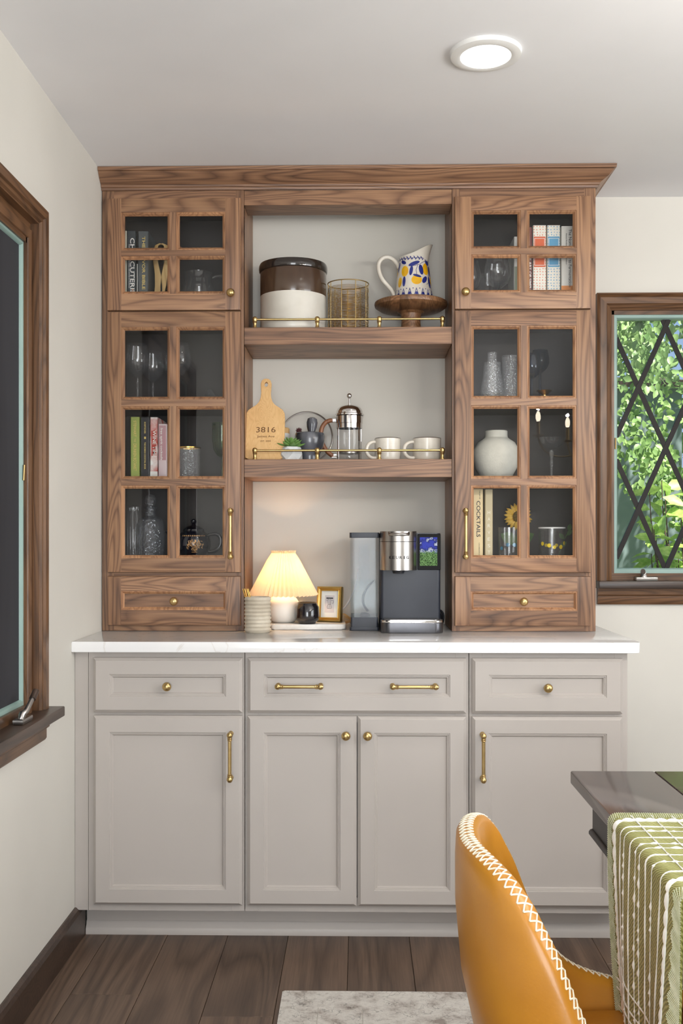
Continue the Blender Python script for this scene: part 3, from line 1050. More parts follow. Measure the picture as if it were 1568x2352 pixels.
c = (-0.0405, -0.139, SH1)
t = thing('wire_basket', c, 'round brass wire basket between the crock and the cake stand', 'basket')
rb = 0.0700
B = BM()
for i in range(44):
    z = 0.006 + i * 0.0036
    ph = random.random() * 6
    B.tube([(c[0] + (rb + 0.0012 * math.sin(5 * a + ph)) * math.cos(a), c[1] + (rb + 0.0012 * math.sin(5 * a + ph)) * math.sin(a), c[2] + z + 0.0007 * math.sin(3 * a + ph)) for a in [2 * PI * k / 40 for k in range(40)]], 0.00072, 4, closed=True)
tag(obj('wire_weave', B, M['brass'], t), kind='stuff')
for z in (0.002, 0.178):
    obj('rim_wire', BM().tube([(c[0] + (rb + 0.001) * math.cos(a), c[1] + (rb + 0.001) * math.sin(a), c[2] + z) for a in [2 * PI * k / 48 for k in range(48)]], 0.0019, 8, closed=True), M['brass'], t)
for k in range(9):
    a = 2 * PI * (k + 0.3) / 9
    obj('upright_wire', BM().tube([(c[0] + rb * math.cos(a), c[1] + rb * math.sin(a), c[2] + 0.002), (c[0] + rb * math.cos(a), c[1] + rb * math.sin(a), c[2] + 0.178)], 0.0015, 6), M['brass'], t)
obj('base_disc', BM().lathe([(0, 0.001), (rb, 0.001), (rb, 0.003), (0, 0.003)], 40, c), M['brass'], t)

c = (0.1775, -0.139, SH1)
t = thing('cake_stand', c, 'round acacia wood cake stand under the lemon pitcher', 'cake stand')
obj('pedestal', BM().lathe([(0, 0), (0.043, 0), (0.044, 0.004), (0.036, 0.012), (0.033, 0.05), (0.036, 0.072), (0.05, 0.082), (0, 0.082)], 40, c), M['acacia'], t)
prof = [(0, 0.080), (0.07, 0.080), (0.110, 0.088), (0.125, 0.098), (0.1268, 0.106), (0.1255, 0.112), (0.120, 0.115), (0, 0.115)]
nst = 9
for k in range(nst):            # glued staves of the plate
    x0, x1 = -0.13 + k * 0.26 / nst, -0.13 + (k + 1) * 0.26 / nst
    C = BM().lathe(prof, 64, c)
    for px, nx in ((x0, -1), (x1, 1)):
        g = C.b.verts[:] + C.b.edges[:] + C.b.faces[:]
        bmesh.ops.bisect_plane(C.b, geom=g, plane_co=(c[0] + px, 0, 0), plane_no=(nx, 0, 0), clear_outer=True)
        bmesh.ops.holes_fill(C.b, edges=[e for e in C.b.edges if e.is_boundary])
    obj('stave', C, M['acacia'], t)

c = (0.187, -0.139, SH1 + 0.115)
t = thing('lemon_pitcher', c, 'white ceramic pitcher painted with lemons and blue leaves on the wooden cake stand', 'pitcher')
rz = lambda z: 0.0670 - 0.0178 * min(1, max(0, z / 0.160)) if z > 0.004 else 0.066
def pitch_pt(u, v, ins=0):
    a = 2 * PI * u
    z = 0.205 * v
    lift = max(0, math.cos(a)) ** 1.5
    ztop = 0.152 + 0.045 * (0.5 + 0.5 * math.cos(a)) ** 2.2
    z = ztop * v
    r = rz(z) - ins
    sp = max(0, math.cos(a)) ** 3 * max(0, (v - 0.66) / 0.34) ** 1.4 * 0.017
    r += sp
    return (c[0] + r * math.cos(a), c[1] + r * math.sin(a), c[2] + max(z, 0.0))
B = BM().grid(lambda u, v: pitch_pt(u, v), 64, 24, True)
B.grid(lambda u, v: pitch_pt(u, 1 - v * 0.97, 0.004), 64, 20, True)
bmesh.ops.bridge_loops(B.b, edges=[])if False else None
B.grid(lambda u, v: tuple(Vector(pitch_pt(u, 1, 0)).lerp(Vector(pitch_pt(u, 1, 0.004)), v)), 64, 2, True)
B.lathe([(0, 0.0), (0.0665, 0.0)], 64, c)
obj('body', B, M['cream'], t)
hb = bez((c[0] - 0.050, c[1], c[2] + 0.118), (c[0] - 0.075, c[1], c[2] + 0.185), (c[0] - 0.150, c[1], c[2] + 0.160), (c[0] - 0.112, c[1], c[2] + 0.085), 14)
hb += bez(hb[-1], (c[0] - 0.10, c[1], c[2] + 0.06), (c[0] - 0.07, c[1], c[2] + 0.05), (c[0] - 0.066, c[1], c[2] + 0.012), 8)[1:]
obj('handle', BM().tube(hb, [0.0075] * len(hb), 12), M['cream'], t)
def paint(name, mat, items):
    off = {'lemon_motif': 0.0004, 'leaf_motif': 0.0007}.get(name, 0.0010)
    obj(name, merge([patch(c, rz, a, z, o, off) for a, z, o in items]), M[mat], t)
lem = [(-0.62, 0.096, ell(0.014, 0.019, 0.1)), (0.13, 0.064, ell(0.019, 0.0165, 0.2)), (0.78, 0.104, ell(0.014, 0.021, -0.1)), (-0.95, 0.060, ell(0.010, 0.018)), (1.35, 0.07, ell(0.014, 0.018)), (-1.5, 0.10, ell(0.014, 0.018))]
for i in lem:
    paint('lemon_motif', 'yellow', [i])
lv = [(-0.02, 0.121, ell(0.021, 0.0065, 0.35)), (-0.75, 0.128, ell(0.012, 0.006, -0.5)), (0.42, 0.100, ell(0.0085, 0.018, 0.15)), (-0.20, 0.096, ell(0.006, 0.017, -0.15)), (0.63, 0.066, ell(0.015, 0.008, 0.9)), (-0.62, 0.060, ell(0.006, 0.018)),
      (0.95, 0.130, ell(0.010, 0.012, 0.4)), (1.02, 0.060, ell(0.007, 0.020, 0.1)), (0.16, 0.078, ell(0.015, 0.0045, -0.25)), (1.2, 0.10, ell(0.007, 0.018, 0.2)), (-1.2, 0.115, ell(0.007, 0.018, -0.2))]
for i in lv:
    paint('leaf_motif', 'blue', [i])
def stem(pts, w=0.0016):
    out = []
    for (a0, z0), (a1, z1) in zip(pts, pts[1:]):
        r = rz((z0 + z1) / 2)
        du, dz = (a1 - a0) * r, z1 - z0
        l = math.hypot(du, dz)
        nx, nz = -dz / l * w / 2, du / l * w / 2
        out.append((a0, z0, [(nx, nz), (du + nx, dz + nz), (du - nx, dz - nz), (-nx, -nz)]))
    return out
paint('stem_motif', 'blue', stem([(0.95, 0.137), (0.6, 0.128), (0.3, 0.118), (0, 0.113), (-0.3, 0.112)]) + stem([(0.14, 0.080), (0.10, 0.098), (0.22, 0.118)]) + stem([(0.9, 0.128), (1.02, 0.10), (1.0, 0.07), (1.1, 0.04)], 0.003) + stem([(0.75, 0.05), (0.95, 0.06), (1.05, 0.075)]))
z = []
for k in range(-8, 9):
    a = k * 0.36 + 0.1
    z += [(a, 0.001, [(-0.0115, 0), (-0.0088, 0), (0.000, 0.030), (0, 0.036)]), (a, 0.001, [(0.0115, 0), (0.0088, 0), (0.000, 0.030), (0, 0.036)]), (a, 0.003, ell(0.0045, 0.010, 0, 10, cz=0.010)), (a + 0.18, 0.034, ell(0.002, 0.002, 0, 8))]
paint('zigzag_border', 'blue', z)
z = []
for k in range(-6, 7):
    a = k * 0.24
    z += stem([(a, 0.140 + 0.004 * math.sin(k)), (a + 0.24, 0.141)], 0.0014) + [(a, 0.143, ell(0.0018, 0.006, 0.5, 8)), (a + 0.1, 0.138, ell(0.0018, 0.005, -0.5, 8))]
paint('vine_border', 'blue', z)

# ------------------------------------------------------------------ lower niche shelf
t = thing('cutting_board', (-0.323, -0.235, SH2), 'bamboo paddle cutting board engraved 3816 leaning at the niche side', 'cutting board')
half = [(0.0, 0.0), (0.052, 0.0), (0.062, 0.004), (0.0655, 0.014), (0.0655, 0.150), (0.0640, 0.164), (0.058, 0.175), (0.046, 0.184), (0.032, 0.193), (0.022, 0.205), (0.0165, 0.222), (0.0150, 0.240), (0.0165, 0.262), (0.0170, 0.273), (0.0140, 0.283), (0.008, 0.2885), (0.0, 0.290)]
cu = bpy.data.curves.new('o', 'CURVE')
cu.dimensions = '2D'
cu.fill_mode = 'BOTH'
for pts in ([(x, y) for x, y in half] + [(-x, y) for x, y in half[-2:0:-1]], [(0.0078 * math.cos(2 * PI * i / 20), 0.270 + 0.0105 * math.sin(2 * PI * i / 20)) for i in range(20)]):
    sp = cu.splines.new('POLY')
    sp.points.add(len(pts) - 1)
    for p, q in zip(sp.points, pts):
        p.co = (q[0], q[1], 0, 1)
    sp.use_cyclic_u = True
cu.extrude = 0.005
cu.bevel_depth = 0.0015
o = bpy.data.objects.new('o', cu)
COL.objects.link(o)
bpy.context.view_layer.update()
me = bpy.data.meshes.new_from_object(o.evaluated_get(bpy.context.evaluated_depsgraph_get()))
bpy.data.objects.remove(o)
lean = R(14)
me.transform(Matrix.Translation((0, 0, 0.003)) @ Matrix.Rotation(R(90) - lean, 4, 'X'))
me.materials.clear()
me.materials.append(M['bamboo'])
o = bpy.data.objects.new('board', me)
COL.objects.link(o)
o.parent = t
up = Vector((0, math.sin(lean), math.cos(lean)))
nrm = Vector((0, -math.cos(lean), math.sin(lean)))
for txt, hgt, wd, sz in (('3816', 0.104, 0.066, 0.0195), ('James Ave', 0.079, 0.060, 0.0095), ('EST. 2024', 0.063, 0.034, 0.0055)):
    lettering(txt, M['ink'], t, up * hgt + nrm * 0.0068 + Vector((0.003, 0, 0.003)), (1, 0, 0), up, wd, sz, world=False)

c = (-0.287, -0.085, SH2)
t = thing('canister', c, 'white canister with a wooden lid, tucked behind the cutting board', 'canister')
obj('jar', BM().lathe([(0, 0), (0.036, 0), (0.038, 0.004), (0.038, 0.105), (0, 0.105)], 40, c), M['white'], t)
obj('lid', BM().lathe([(0, 0.105), (0.039, 0.105), (0.039, 0.122), (0.036, 0.125), (0, 0.125)], 40, c), M['bamboo'], t)

t = thing('glass_plate', (-0.190, -0.040, SH2), 'round clear glass plate with a grey rim leaning on the niche wall', 'plate')
m = Matrix.Translation((-0.190, -0.050, SH2 + 0.0955)) @ Matrix.Rotation(R(90 - 8), 4, 'X')
obj('disc', BM().lathe([(0, -0.0015), (0.091, -0.0015), (0.091, 0.0015), (0, 0.0015)], 64).xf(m), M['clear'], t)
obj('rim', BM().tube([(0.0925 * math.cos(a), 0.0925 * math.sin(a), 0) for a in [2 * PI * k / 72 for k in range(72)]], 0.0028, 8, closed=True).xf(m), M['steel'], t)

c = (-0.1735, -0.150, SH2)
t = thing('mortar', c, 'black marble mortar bowl with white veins beside the succulent', 'mortar')
obj('bowl', BM().lathe([(0, 0), (0.034, 0), (0.036, 0.004), (0.034, 0.014), (0.037, 0.028), (0.047, 0.052), (0.051, 0.072), (0.0515, 0.088), (0.049, 0.099), (0.045, 0.1015), (0.041, 0.098), (0.038, 0.07), (0.02, 0.035), (0, 0.03)], 48, c, rfun=lambda a, z: 1 + (0.02 * math.cos(2 * a) if z > 0.08 else 0)), M['marble_bk'], t)
pc = (c[0] + 0.002, c[1] + 0.005, c[2] + 0.034)
o = obj('pestle', BM().lathe([(0, 0), (0.016, 0.004), (0.020, 0.014), (0.017, 0.030), (0.0125, 0.05), (0.0125, 0.072), (0.0175, 0.088), (0.0195, 0.104), (0.0165, 0.117), (0.010, 0.122), (0, 0.1235)], 32), M['marble_bk'])
o.location = pc
o.rotation_euler = (R(-3), R(3), 0)
tag(o, 'black marble pestle standing in the mortar', 'pestle')

t = thing('dried_pod', (-0.2165, -0.085, SH2), 'small spiky burgundy dried pod on a stem beside the mortar', 'dried pod')
M['pod'] = pmat('burgundy_pod', s(112, 62, 66), s(84, 46, 52), 80, 0.8)
obj('stem', BM().tube([(-0.2165, -0.085, SH2), (-0.216, -0.086, SH2 + 0.06), (-0.2155, -0.087, SH2 + 0.108)], 0.0013, 6), M['brown_hd'], t)
B = BM().sphere((-0.2155, -0.087, SH2 + 0.115), 0.0085, 12, 8)
for i in range(60):
    d = Vector((random.gauss(0, 1), random.gauss(0, 1), random.gauss(0, 1))).normalized()
    p = Vector((-0.2155, -0.087, SH2 + 0.115))
    B.tube([p + d * 0.008, p + d * 0.0125], [0.0011, 0.0003], 4)
obj('head', B, M['pod'], t)

c = (-0.2345, -0.215, SH2)
t = thing('potted_succulent', c, 'small green succulent in a faceted white concrete pot', 'potted plant')
B = BM()
b = B.b
lo = [b.verts.new((c[0] + 0.040 * math.cos(a), c[1] + 0.040 * math.sin(a), c[2])) for a in [2 * PI * k / 6 + 0.2 for k in range(6)]]
mid = [b.verts.new((c[0] + 0.0415 * math.cos(a), c[1] + 0.0415 * math.sin(a), c[2] + 0.022)) for a in [2 * PI * (k + 0.5) / 6 + 0.2 for k in range(6)]]
hi = [b.verts.new((c[0] + 0.034 * math.cos(a), c[1] + 0.034 * math.sin(a), c[2] + 0.046)) for a in [2 * PI * k / 6 + 0.2 for k in range(6)]]
inn = [b.verts.new((c[0] + 0.029 * math.cos(a), c[1] + 0.029 * math.sin(a), c[2] + 0.046)) for a in [2 * PI * k / 6 + 0.2 for k in range(6)]]
ind = [b.verts.new((c[0] + 0.029 * math.cos(a), c[1] + 0.029 * math.sin(a), c[2] + 0.036)) for a in [2 * PI * k / 6 + 0.2 for k in range(6)]]
b.faces.new(lo[::-1])
b.faces.new(ind)
for k in range(6):
    j = (k + 1) % 6
    b.faces.new((lo[k], lo[j], mid[k]))
    b.faces.new((mid[k], lo[j], mid[j]))
    b.faces.new((mid[k], hi[j], hi[k]))
    b.faces.new((mid[k], mid[j], hi[j]))
    b.faces.new((hi[k], hi[j], inn[j], inn[k]))
    b.faces.new((inn[k], inn[j], ind[j], ind[k]))
obj('pot', B, M['concrete'], t, smooth=False)
leaf_me = None
k = 0
for ring, (n, ln, el) in enumerate(((9, 0.052, 14), (8, 0.044, 30), (6, 0.034, 50), (4, 0.024, 70), (3, 0.020, 82))):
    for i in range(n):
        if leaf_me is None:
            B = BM().grid(lambda u, v: (v, 0.20 * math.sin(PI * min(1, v * 0.85 + 0.08)) ** 0.8 * math.cos(2 * PI * u) * (1 - v ** 6), 0.08 * math.sin(2 * PI * u) * (1 - v ** 6) + 0.10 * v * v + (0.03 if 0 else 0)), 10, 8, True)
            o = obj('leaf', B, M['succ'], t, world=False)
            leaf_me = o.data
        else:
            o = bpy.data.objects.new('leaf', leaf_me)
            COL.objects.link(o)
            o.parent = t
        o.scale = (ln, ln, ln)
        o.location = (0, 0, 0.044 + ring * 0.004)
        o.rotation_euler = (0, -R(el + random.uniform(-5, 5)), 2 * PI * (i + 0.37 * ring) / n + random.uniform(-0.15, 0.15))

c = (-0.0365, -0.130, SH2)
t = thing('french_press', c, 'glass and chrome french press with a wooden handle on the lower shelf', 'french press')
obj('beaker', BM().lathe([(0, 0.008), (0.040, 0.008), (0.0425, 0.012), (0.0425, 0.168), (0.0445, 0.171), (0.041, 0.169), (0.0405, 0.014), (0, 0.0115)], 48, c), M['clear'], t)
obj('base_ring', BM().lathe([(0.039, 0), (0.0455, 0), (0.0455, 0.006), (0.044, 0.008), (0.038, 0.007)], 48, c), M['chrome'], t)
obj('collar', BM().lathe([(0.0438, 0.118), (0.0455, 0.118), (0.0455, 0.134), (0.0470, 0.135), (0.0470, 0.160), (0.0445, 0.162), (0.0438, 0.160), (0.0438, 0.118)], 48, c), M['chrome'], t)
obj('lid', BM().lathe([(0.048, 0.162), (0.0505, 0.163), (0.050, 0.168), (0.0465, 0.170), (0.046, 0.178), (0.041, 0.188), (0.030, 0.196), (0.012, 0.200), (0.004, 0.201), (0.004, 0.204), (0, 0.204)], 48, c), M['chrome'], t)
obj('plunger_rod', BM().tube([(c[0], c[1], c[2] + 0.032), (c[0], c[1], c[2] + 0.225)], 0.0028, 10), M['chrome'], t)
obj('plunger_knob', BM().sphere((c[0], c[1], c[2] + 0.232), 0.0092, 20, 12), M['chrome'], t)
obj('plunger_filter', BM().lathe([(0, 0.030), (0.039, 0.030), (0.0395, 0.033), (0.039, 0.036), (0.012, 0.040), (0, 0.040)], 40, c), M['steel'], t)
for a in (0.45, 2.70, 3.70, 5.55):
    p = Vector((0.0445 * math.cos(a), 0.0445 * math.sin(a), 0))
    tn = Vector((-math.sin(a), math.cos(a), 0)) * 0.0028
    o2 = p * 1.03
    B = BM()
    vs = [B.b.verts.new(Vector(c) + q) for q in (p - tn + Vector((0, 0, 0.004)), p + tn + Vector((0, 0, 0.004)), p + tn + Vector((0, 0, 0.120)), p - tn + Vector((0, 0, 0.120)), o2 - tn + Vector((0, 0, 0.004)), o2 + tn + Vector((0, 0, 0.004)), o2 + tn + Vector((0, 0, 0.120)), o2 - tn + Vector((0, 0, 0.120)))]
    for f in ((0, 3, 2, 1), (4, 5, 6, 7), (0, 1, 5, 4), (1, 2, 6, 5), (2, 3, 7, 6), (3, 0, 4, 7)):
        B.b.faces.new([vs[i] for i in f])
    obj('strap', B, M['chrome'], t, smooth=False)
hp = bez((c[0] - 0.058, c[1], c[2] + 0.147), (c[0] - 0.115, c[1], c[2] + 0.148), (c[0] - 0.112, c[1], c[2] + 0.050), (c[0] - 0.056, c[1], c[2] + 0.022), 16)
obj('handle', BM().tube(hp, 0.0078, 12), M['brown_hd'], t)
for z in (0.147, 0.022):
    obj('handle_bracket', BM().box(c[0] - 0.062, c[0] - 0.044, c[1] - 0.006, c[1] + 0.006, c[2] + z - 0.006, c[2] + z + 0.006, bev=0.001), M['chrome'], t)
obj('spout', BM().lathe([(0.0, 0.0), (0.006, 0.012), (0.0085, 0.018)], 12, (c[0] + 0.046, c[1], c[2] + 0.150)), M['clear'], t)


def mug(c, sc, label):
    t = thing('mug', c, label, 'mug', 'cream mugs on the lower niche shelf')
    obj('body', BM().lathe([(0, 0), (0.040 * sc, 0), (0.0425 * sc, 0.003), (0.0445 * sc, 0.02), (0.0450 * sc, 0.078), (0.0435 * sc, 0.079), (0.0415 * sc, 0.077), (0.041 * sc, 0.01), (0, 0.008)], 48, c), M['cream'], t)
    obj('rim_line', BM().lathe([(0.0449 * sc, 0.0775), (0.0452 * sc, 0.0783), (0.0440 * sc, 0.0798), (0.0425 * sc, 0.0785)], 48, c), M['brown_gl'], t)
    hp = bez((c[0] - 0.042 * sc, c[1] - 0.012, c[2] + 0.066), (c[0] - 0.085 * sc, c[1] - 0.022, c[2] + 0.070), (c[0] - 0.082 * sc, c[1] - 0.022, c[2] + 0.002), (c[0] - 0.040 * sc, c[1] - 0.014, c[2] + 0.012), 16)
    obj('handle', BM().tube(hp, [0.0055 + 0.001 * math.sin(PI * i / 16) for i in range(17)], 12), M['cream'], t)
    return t


mug((0.0960, -0.170, SH2), 1.0, 'cream stoneware mug next to the french press')
mug((0.2310, -0.170, SH2), 1.08, 'cream stoneware mug at the outer end of the lower shelf, away from the french press')

# ------------------------------------------------------------------ on the worktop
c = (-0.336, -0.335, CT)
t = thing('ribbed_cup', c, 'ribbed travertine cup at the front edge of the lamp group', 'cup')
prof = [(0, 0), (0.038, 0)]
nr = 9
for i in range(nr):
    z0 = 0.004 + i * 0.0124
    prof += [(0.0405, z0), (0.0450, z0 + 0.0062)]
prof += [(0.0405, 0.116), (0.0385, 0.1175), (0.035, 0.116), (0.034, 0.01), (0, 0.008)]
obj('body', BM().lathe(prof, 64, c), M['travertine'], t, ang=60)
for i, (dx, dy) in enumerate(((0.0, 0.0), (0.004, 0.004), (-0.005, 0.003), (0.008, -0.002))):
    o = obj('gold_stick', BM().tube([(0, 0, 0), (-0.038 + dx * 0.5, dy, 0.135)], 0.0016, 8), M['gold'])
    o.location = (c[0] - 0.005 + dx, c[1] + dy * 1.5, c[2] + 0.0085)
    tag(o, 'thin gold stick leaning in the ribbed travertine cup', 'stick', 'gold sticks in the ribbed cup')

t = thing('marble_tray', (-0.180, -0.150, CT), 'white marble tray with rounded corners under the lamp and picture', 'tray')
m = Matrix.Translation((-0.178, -0.165, 0)) @ Matrix.Rotation(R(2.5), 4, 'Z')
obj('slab', BM().prism(rounded_rect(-0.128, 0.128, -0.070, 0.075, 0.014), 'z', CT + 0.0005, CT + 0.0175, bev=0.004).xf(m), M['marble_w'], t)
TT = CT + 0.0175

c = (-0.2650, -0.150, TT)
t = thing('table_lamp', c, 'small lit lamp with a pleated cream shade on a round white base', 'lamp')
obj('base', BM().lathe([(0, 0), (0.033, 0), (0.046, 0.008), (0.0575, 0.028), (0.0600, 0.046), (0.0565, 0.066), (0.044, 0.085), (0.026, 0.096), (0.012, 0.100), (0.010, 0.108), (0, 0.108)], 48, c), M['plaster'], t)
obj('socket', BM().lathe([(0, 0.106), (0.011, 0.106), (0.013, 0.112), (0.013, 0.136), (0, 0.136)], 20, c), M['brass'], t)
obj('bulb', BM().lathe([(0, 0.134), (0.010, 0.136), (0.018, 0.156), (0.020, 0.168), (0.016, 0.182), (0.008, 0.190), (0, 0.192)], 20, c), M['bulb'], t)
m_, nt, bs = new_mat('lamp_shade_fabric')
tr = nd(nt, 'ShaderNodeBsdfTranslucent')
tr.inputs[0].default_value = (0.98, 0.76, 0.46, 1)
df = nd(nt, 'ShaderNodeBsdfDiffuse')
df.inputs[0].default_value = (0.86, 0.74, 0.56, 1)
mx = nd(nt, 'ShaderNodeMixShader')
mx.inputs[0].default_value = 0.38
out = nt.nodes['Material Output']
nt.links.new(df.outputs[0], mx.inputs[1])
nt.links.new(tr.outputs[0], mx.inputs[2])
nt.links.new(mx.outputs[0], out.inputs[0])
M['shade'] = m_
NP = 44
def shade_pt(u, v, off=0.0):
    i = round(u * NP * 2)
    zig = 1 if i % 2 else -1
    a = 2 * PI * u
    keys = [(0, 0.0412), (0.05, 0.0385), (0.10, 0.0445), (0.22, 0.056), (1.0, 0.1165)]
    for (v0, r0), (v1, r1) in zip(keys, keys[1:]):
        if v0 <= v <= v1:
            r = r0 + (r1 - r0) * (v - v0) / (v1 - v0)
            break
    amp = 0.0022 + 0.0026 * v if v > 0.06 else 0.0035
    r += zig * amp + off
    z = 0.248 - 0.153 * v + (zig * 0.0025 if v in (0, 1) else 0) 
    return (c[0] + r * math.cos(a), c[1] + r * math.sin(a), c[2] + z)
vk = [0, 0.05, 0.10, 0.22, 0.5, 0.75, 1.0]
B = BM()
rows = [[B.b.verts.new(shade_pt(i / (NP * 2), v)) for i in range(NP * 2)] for v in vk]
for p, q in zip(rows, rows[1:]):
    for i in range(NP * 2):
        j = (i + 1) % (NP * 2)
        B.b.faces.new((p[i], p[j], q[j], q[i]))
obj('lamp_shade', B, M['shade'], t, smooth=False)
obj('shade_carrier', BM().tube([(c[0] + 0.050 * math.cos(a), c[1] + 0.050 * math.sin(a), c[2] + 0.218) for a in [2 * PI * k / 40 for k in range(40)]], 0.0012, 6, closed=True), M['white'], t)
cord = bez((c[0], c[1] + 0.055, c[2] + 0.010), (c[0] + 0.08, -0.05, CT + 0.01), (-0.10, -0.03, CT + 0.02), (-0.055, -0.020, CT + 0.06), 16) + bez((-0.055, -0.020, CT + 0.06), (-0.03, -0.012, CT + 0.09), (-0.01, -0.012, CT + 0.14), (-0.005, -0.010, CT + 0.20), 10)[1:]
obj('cord', BM().tube(cord, 0.003, 8), M['white'], t)
lamp('table_lamp_light', 'POINT', (c[0], c[1], c[2] + 0.172), (0, 0, 0), 19.0, (1.0, 0.62, 0.32), shadow_soft_size=0.022)

c = (-0.1795, -0.205, TT)
t = thing('black_jar', c, 'glossy black ceramic jar beside the lamp base', 'jar')
obj('body', BM().lathe([(0, 0), (0.028, 0), (0.030, 0.003), (0.030, 0.006), (0.040, 0.014), (0.0418, 0.020), (0.0400, 0.058), (0.0345, 0.066), (0.0330, 0.070), (0.0345, 0.0725), (0.031, 0.0735), (0.029, 0.068), (0.034, 0.056), (0.034, 0.03), (0, 0.028)], 48, c), M['candle_bk'], t)
obj('wax', BM().lathe([(0, 0.044), (0.0335, 0.044), (0.0335, 0.030), (0, 0.030)], 40, c), M['cream'], t)

t = thing('picture_frame', (-0.108, -0.145, TT), 'small gold-framed sketch of a moka pot leaning on the marble tray', 'picture frame', rotz=R(-14))
lt = Matrix.Translation((0, 0, 0.002)) @ Matrix.Rotation(R(-9), 4, 'X')
W, H = 0.090, 0.122
obj('frame_moulding', BM().nested(-W / 2, W / 2, 0, H, [(0, 0.014), (0, -0.006), (0.002, -0.009), (0.006, -0.009), (0.011, -0.004), (0.013, -0.005), (0.015, -0.002), (0.015, 0.004)], cap=False).xf(lt), M['gold'], t, world=False, smooth=False)
obj('mat_board', BM().box(-W / 2 + 0.012, W / 2 - 0.012, 0.002, 0.012, 0.012, H - 0.012).xf(lt), M['paper'], t, world=False, smooth=False)
M['sketch'] = pmat('sketch_paper', s(214, 208, 208), s(204, 198, 200), 40, 0.8)
obj('sketch', BM().box(-0.017, 0.017, 0.0012, 0.003, 0.032, 0.092).xf(lt), M['sketch'], t, world=False, smooth=False)
sk = []
def line(pts, w=0.0006):
    C = BM()
    C.tube([(x, 0.0008, z) for x, z in pts], w, 5)
    return C
sk += [line([(-0.007, 0.046), (-0.009, 0.050), (-0.005, 0.060), (-0.008, 0.076), (0.006, 0.076), (0.004, 0.060), (0.008, 0.050), (0.006, 0.046), (-0.007, 0.046)]), line([(-0.005, 0.060), (0.004, 0.060)]), line([(-0.002, 0.046), (-0.001, 0.060), (-0.002, 0.076)], 0.0004),
       line([(0.003, 0.046), (0.002, 0.060), (0.003, 0.076)], 0.0004), line([(-0.008, 0.076), (-0.0115, 0.073)]), line([(-0.006, 0.076), (-0.001, 0.081), (0.005, 0.076)]), line([(-0.001, 0.081), (-0.001, 0.0835)], 0.001), line([(0.006, 0.074), (0.013, 0.075), (0.0135, 0.068), (0.011, 0.062)], 0.0009)]
obj('sketch_lines', merge(sk).xf(lt), M['pencil'], t, world=False)
obj('picture_glass', BM().box(-W / 2 + 0.013, W / 2 - 0.013, -0.0012, -0.0002, 0.013, H - 0.013).xf(lt), M['pane'], t, world=False, smooth=False)
obj('easel_leg', BM().prism([(0.012, 0.085), (0.014, 0.085), (0.050, 0.001), (0.046, 0.001)], 'x', -0.012, 0.012), M['black'], t, world=False, smooth=False)

t = thing('bamboo_whisk', (-0.035, -0.075, CT), 'small bamboo whisk lying between the tray and the coffee maker', 'whisk')
m = Matrix.Translation((-0.035, -0.075, CT + 0.020)) @ Matrix.Rotation(R(-80), 4, 'Y') @ Matrix.Rotation(R(10), 4, 'X')
obj('handle', BM().lathe([(0, -0.045), (0.010, -0.045), (0.0105, -0.002), (0.0095, 0), (0, 0)], 16).xf(m), M['bamboo'], t)
B = BM()
for k in range(36):
    a = 2 * PI * k / 36
    B.tube([(0.009 * math.cos(a), 0.009 * math.sin(a), 0), (0.019 * math.cos(a), 0.019 * math.sin(a), 0.022), (0.016 * math.cos(a), 0.016 * math.sin(a), 0.042)], 0.0006, 4)
obj('tines', B.xf(m), M['bamboo'], t)

# ------------------------------------------------------------------ coffee maker
t = thing('coffee_maker', (0.17, -0.18, CT), 'black and steel pod coffee maker with a lit screen and a water tank', 'coffee maker')
M['cm_black'] = pmat('coffee_maker_body', s(44, 48, 58), s(38, 42, 52), 6, 0.42)
obj('body', BM().prism(rounded_rect(0.0680, 0.2705, -0.268, -0.040, 0.012), 'z', CT + 0.004, 1.2420, bev=0.003), M['cm_black'], t)
hx, hy, hr = 0.1290, -0.2700, 0.0612
def dpro(z0, z1, r, extra=0.03):
    return [(hx - r, hy + extra), (hx - r, hy)] + [(hx + r * math.cos(PI + PI * i / 32), hy + r * math.sin(PI + PI * i / 32)) for i in range(1, 32)] + [(hx + r, hy), (hx + r, hy + extra)]
obj('brew_head', BM().prism(dpro(0, 0, hr), 'z', 1.1190, 1.2125, bev=0.001), M['steel'], t, ang=30)
obj('head_lid', BM().prism(dpro(0, 0, hr), 'z', 1.2140, 1.2480, bev=0.002), M['steel'], t, ang=30)
obj('lid_handle', BM().tube([(hx - 0.031, hy - hr * 0.80, 1.243), (hx - 0.031, hy - hr * 0.90, 1.238), (hx - 0.016, hy - hr - 0.006, 1.238), (hx + 0.016, hy - hr - 0.006, 1.238), (hx + 0.031, hy - hr * 0.90, 1.238), (hx + 0.031, hy - hr * 0.80, 1.243)], 0.0052, 10), M['steel'], t)
obj('spout_nozzle', BM().lathe([(0, 0), (0.018, 0), (0.022, 0.012), (0, 0.012)], 24, (hx, hy - 0.012, 1.1075)), M['black'], t)
for k, ch in enumerate('KEURIG'):
    a = (k - 2.5) * 0.0117 / hr
    r = hr + 0.0004
    lettering(ch, M['ink_bk'] if 'ink_bk' in M else M.setdefault('ink_bk', pmat('black_print', s(24, 24, 26), s(20, 20, 22), 30, 0.5)), t,
              (hx + r * math.sin(a), hy - r * math.cos(a), 1.1615), (math.cos(a), math.sin(a), 0), (0, 0, 1), 0.0033 if ch == 'I' else 0.0088, 0.0098, bold=0.02)
obj('screen_bezel', BM().box(0.1930, 0.2703, -0.2725, -0.2665, 1.1190, 1.2390, bev=0.0015), M['bezel'] if 'bezel' in M else M.setdefault('bezel', pmat('screen_bezel_black', s(16, 16, 18), s(12, 12, 14), 10, 0.5, spec=0.15)), t)
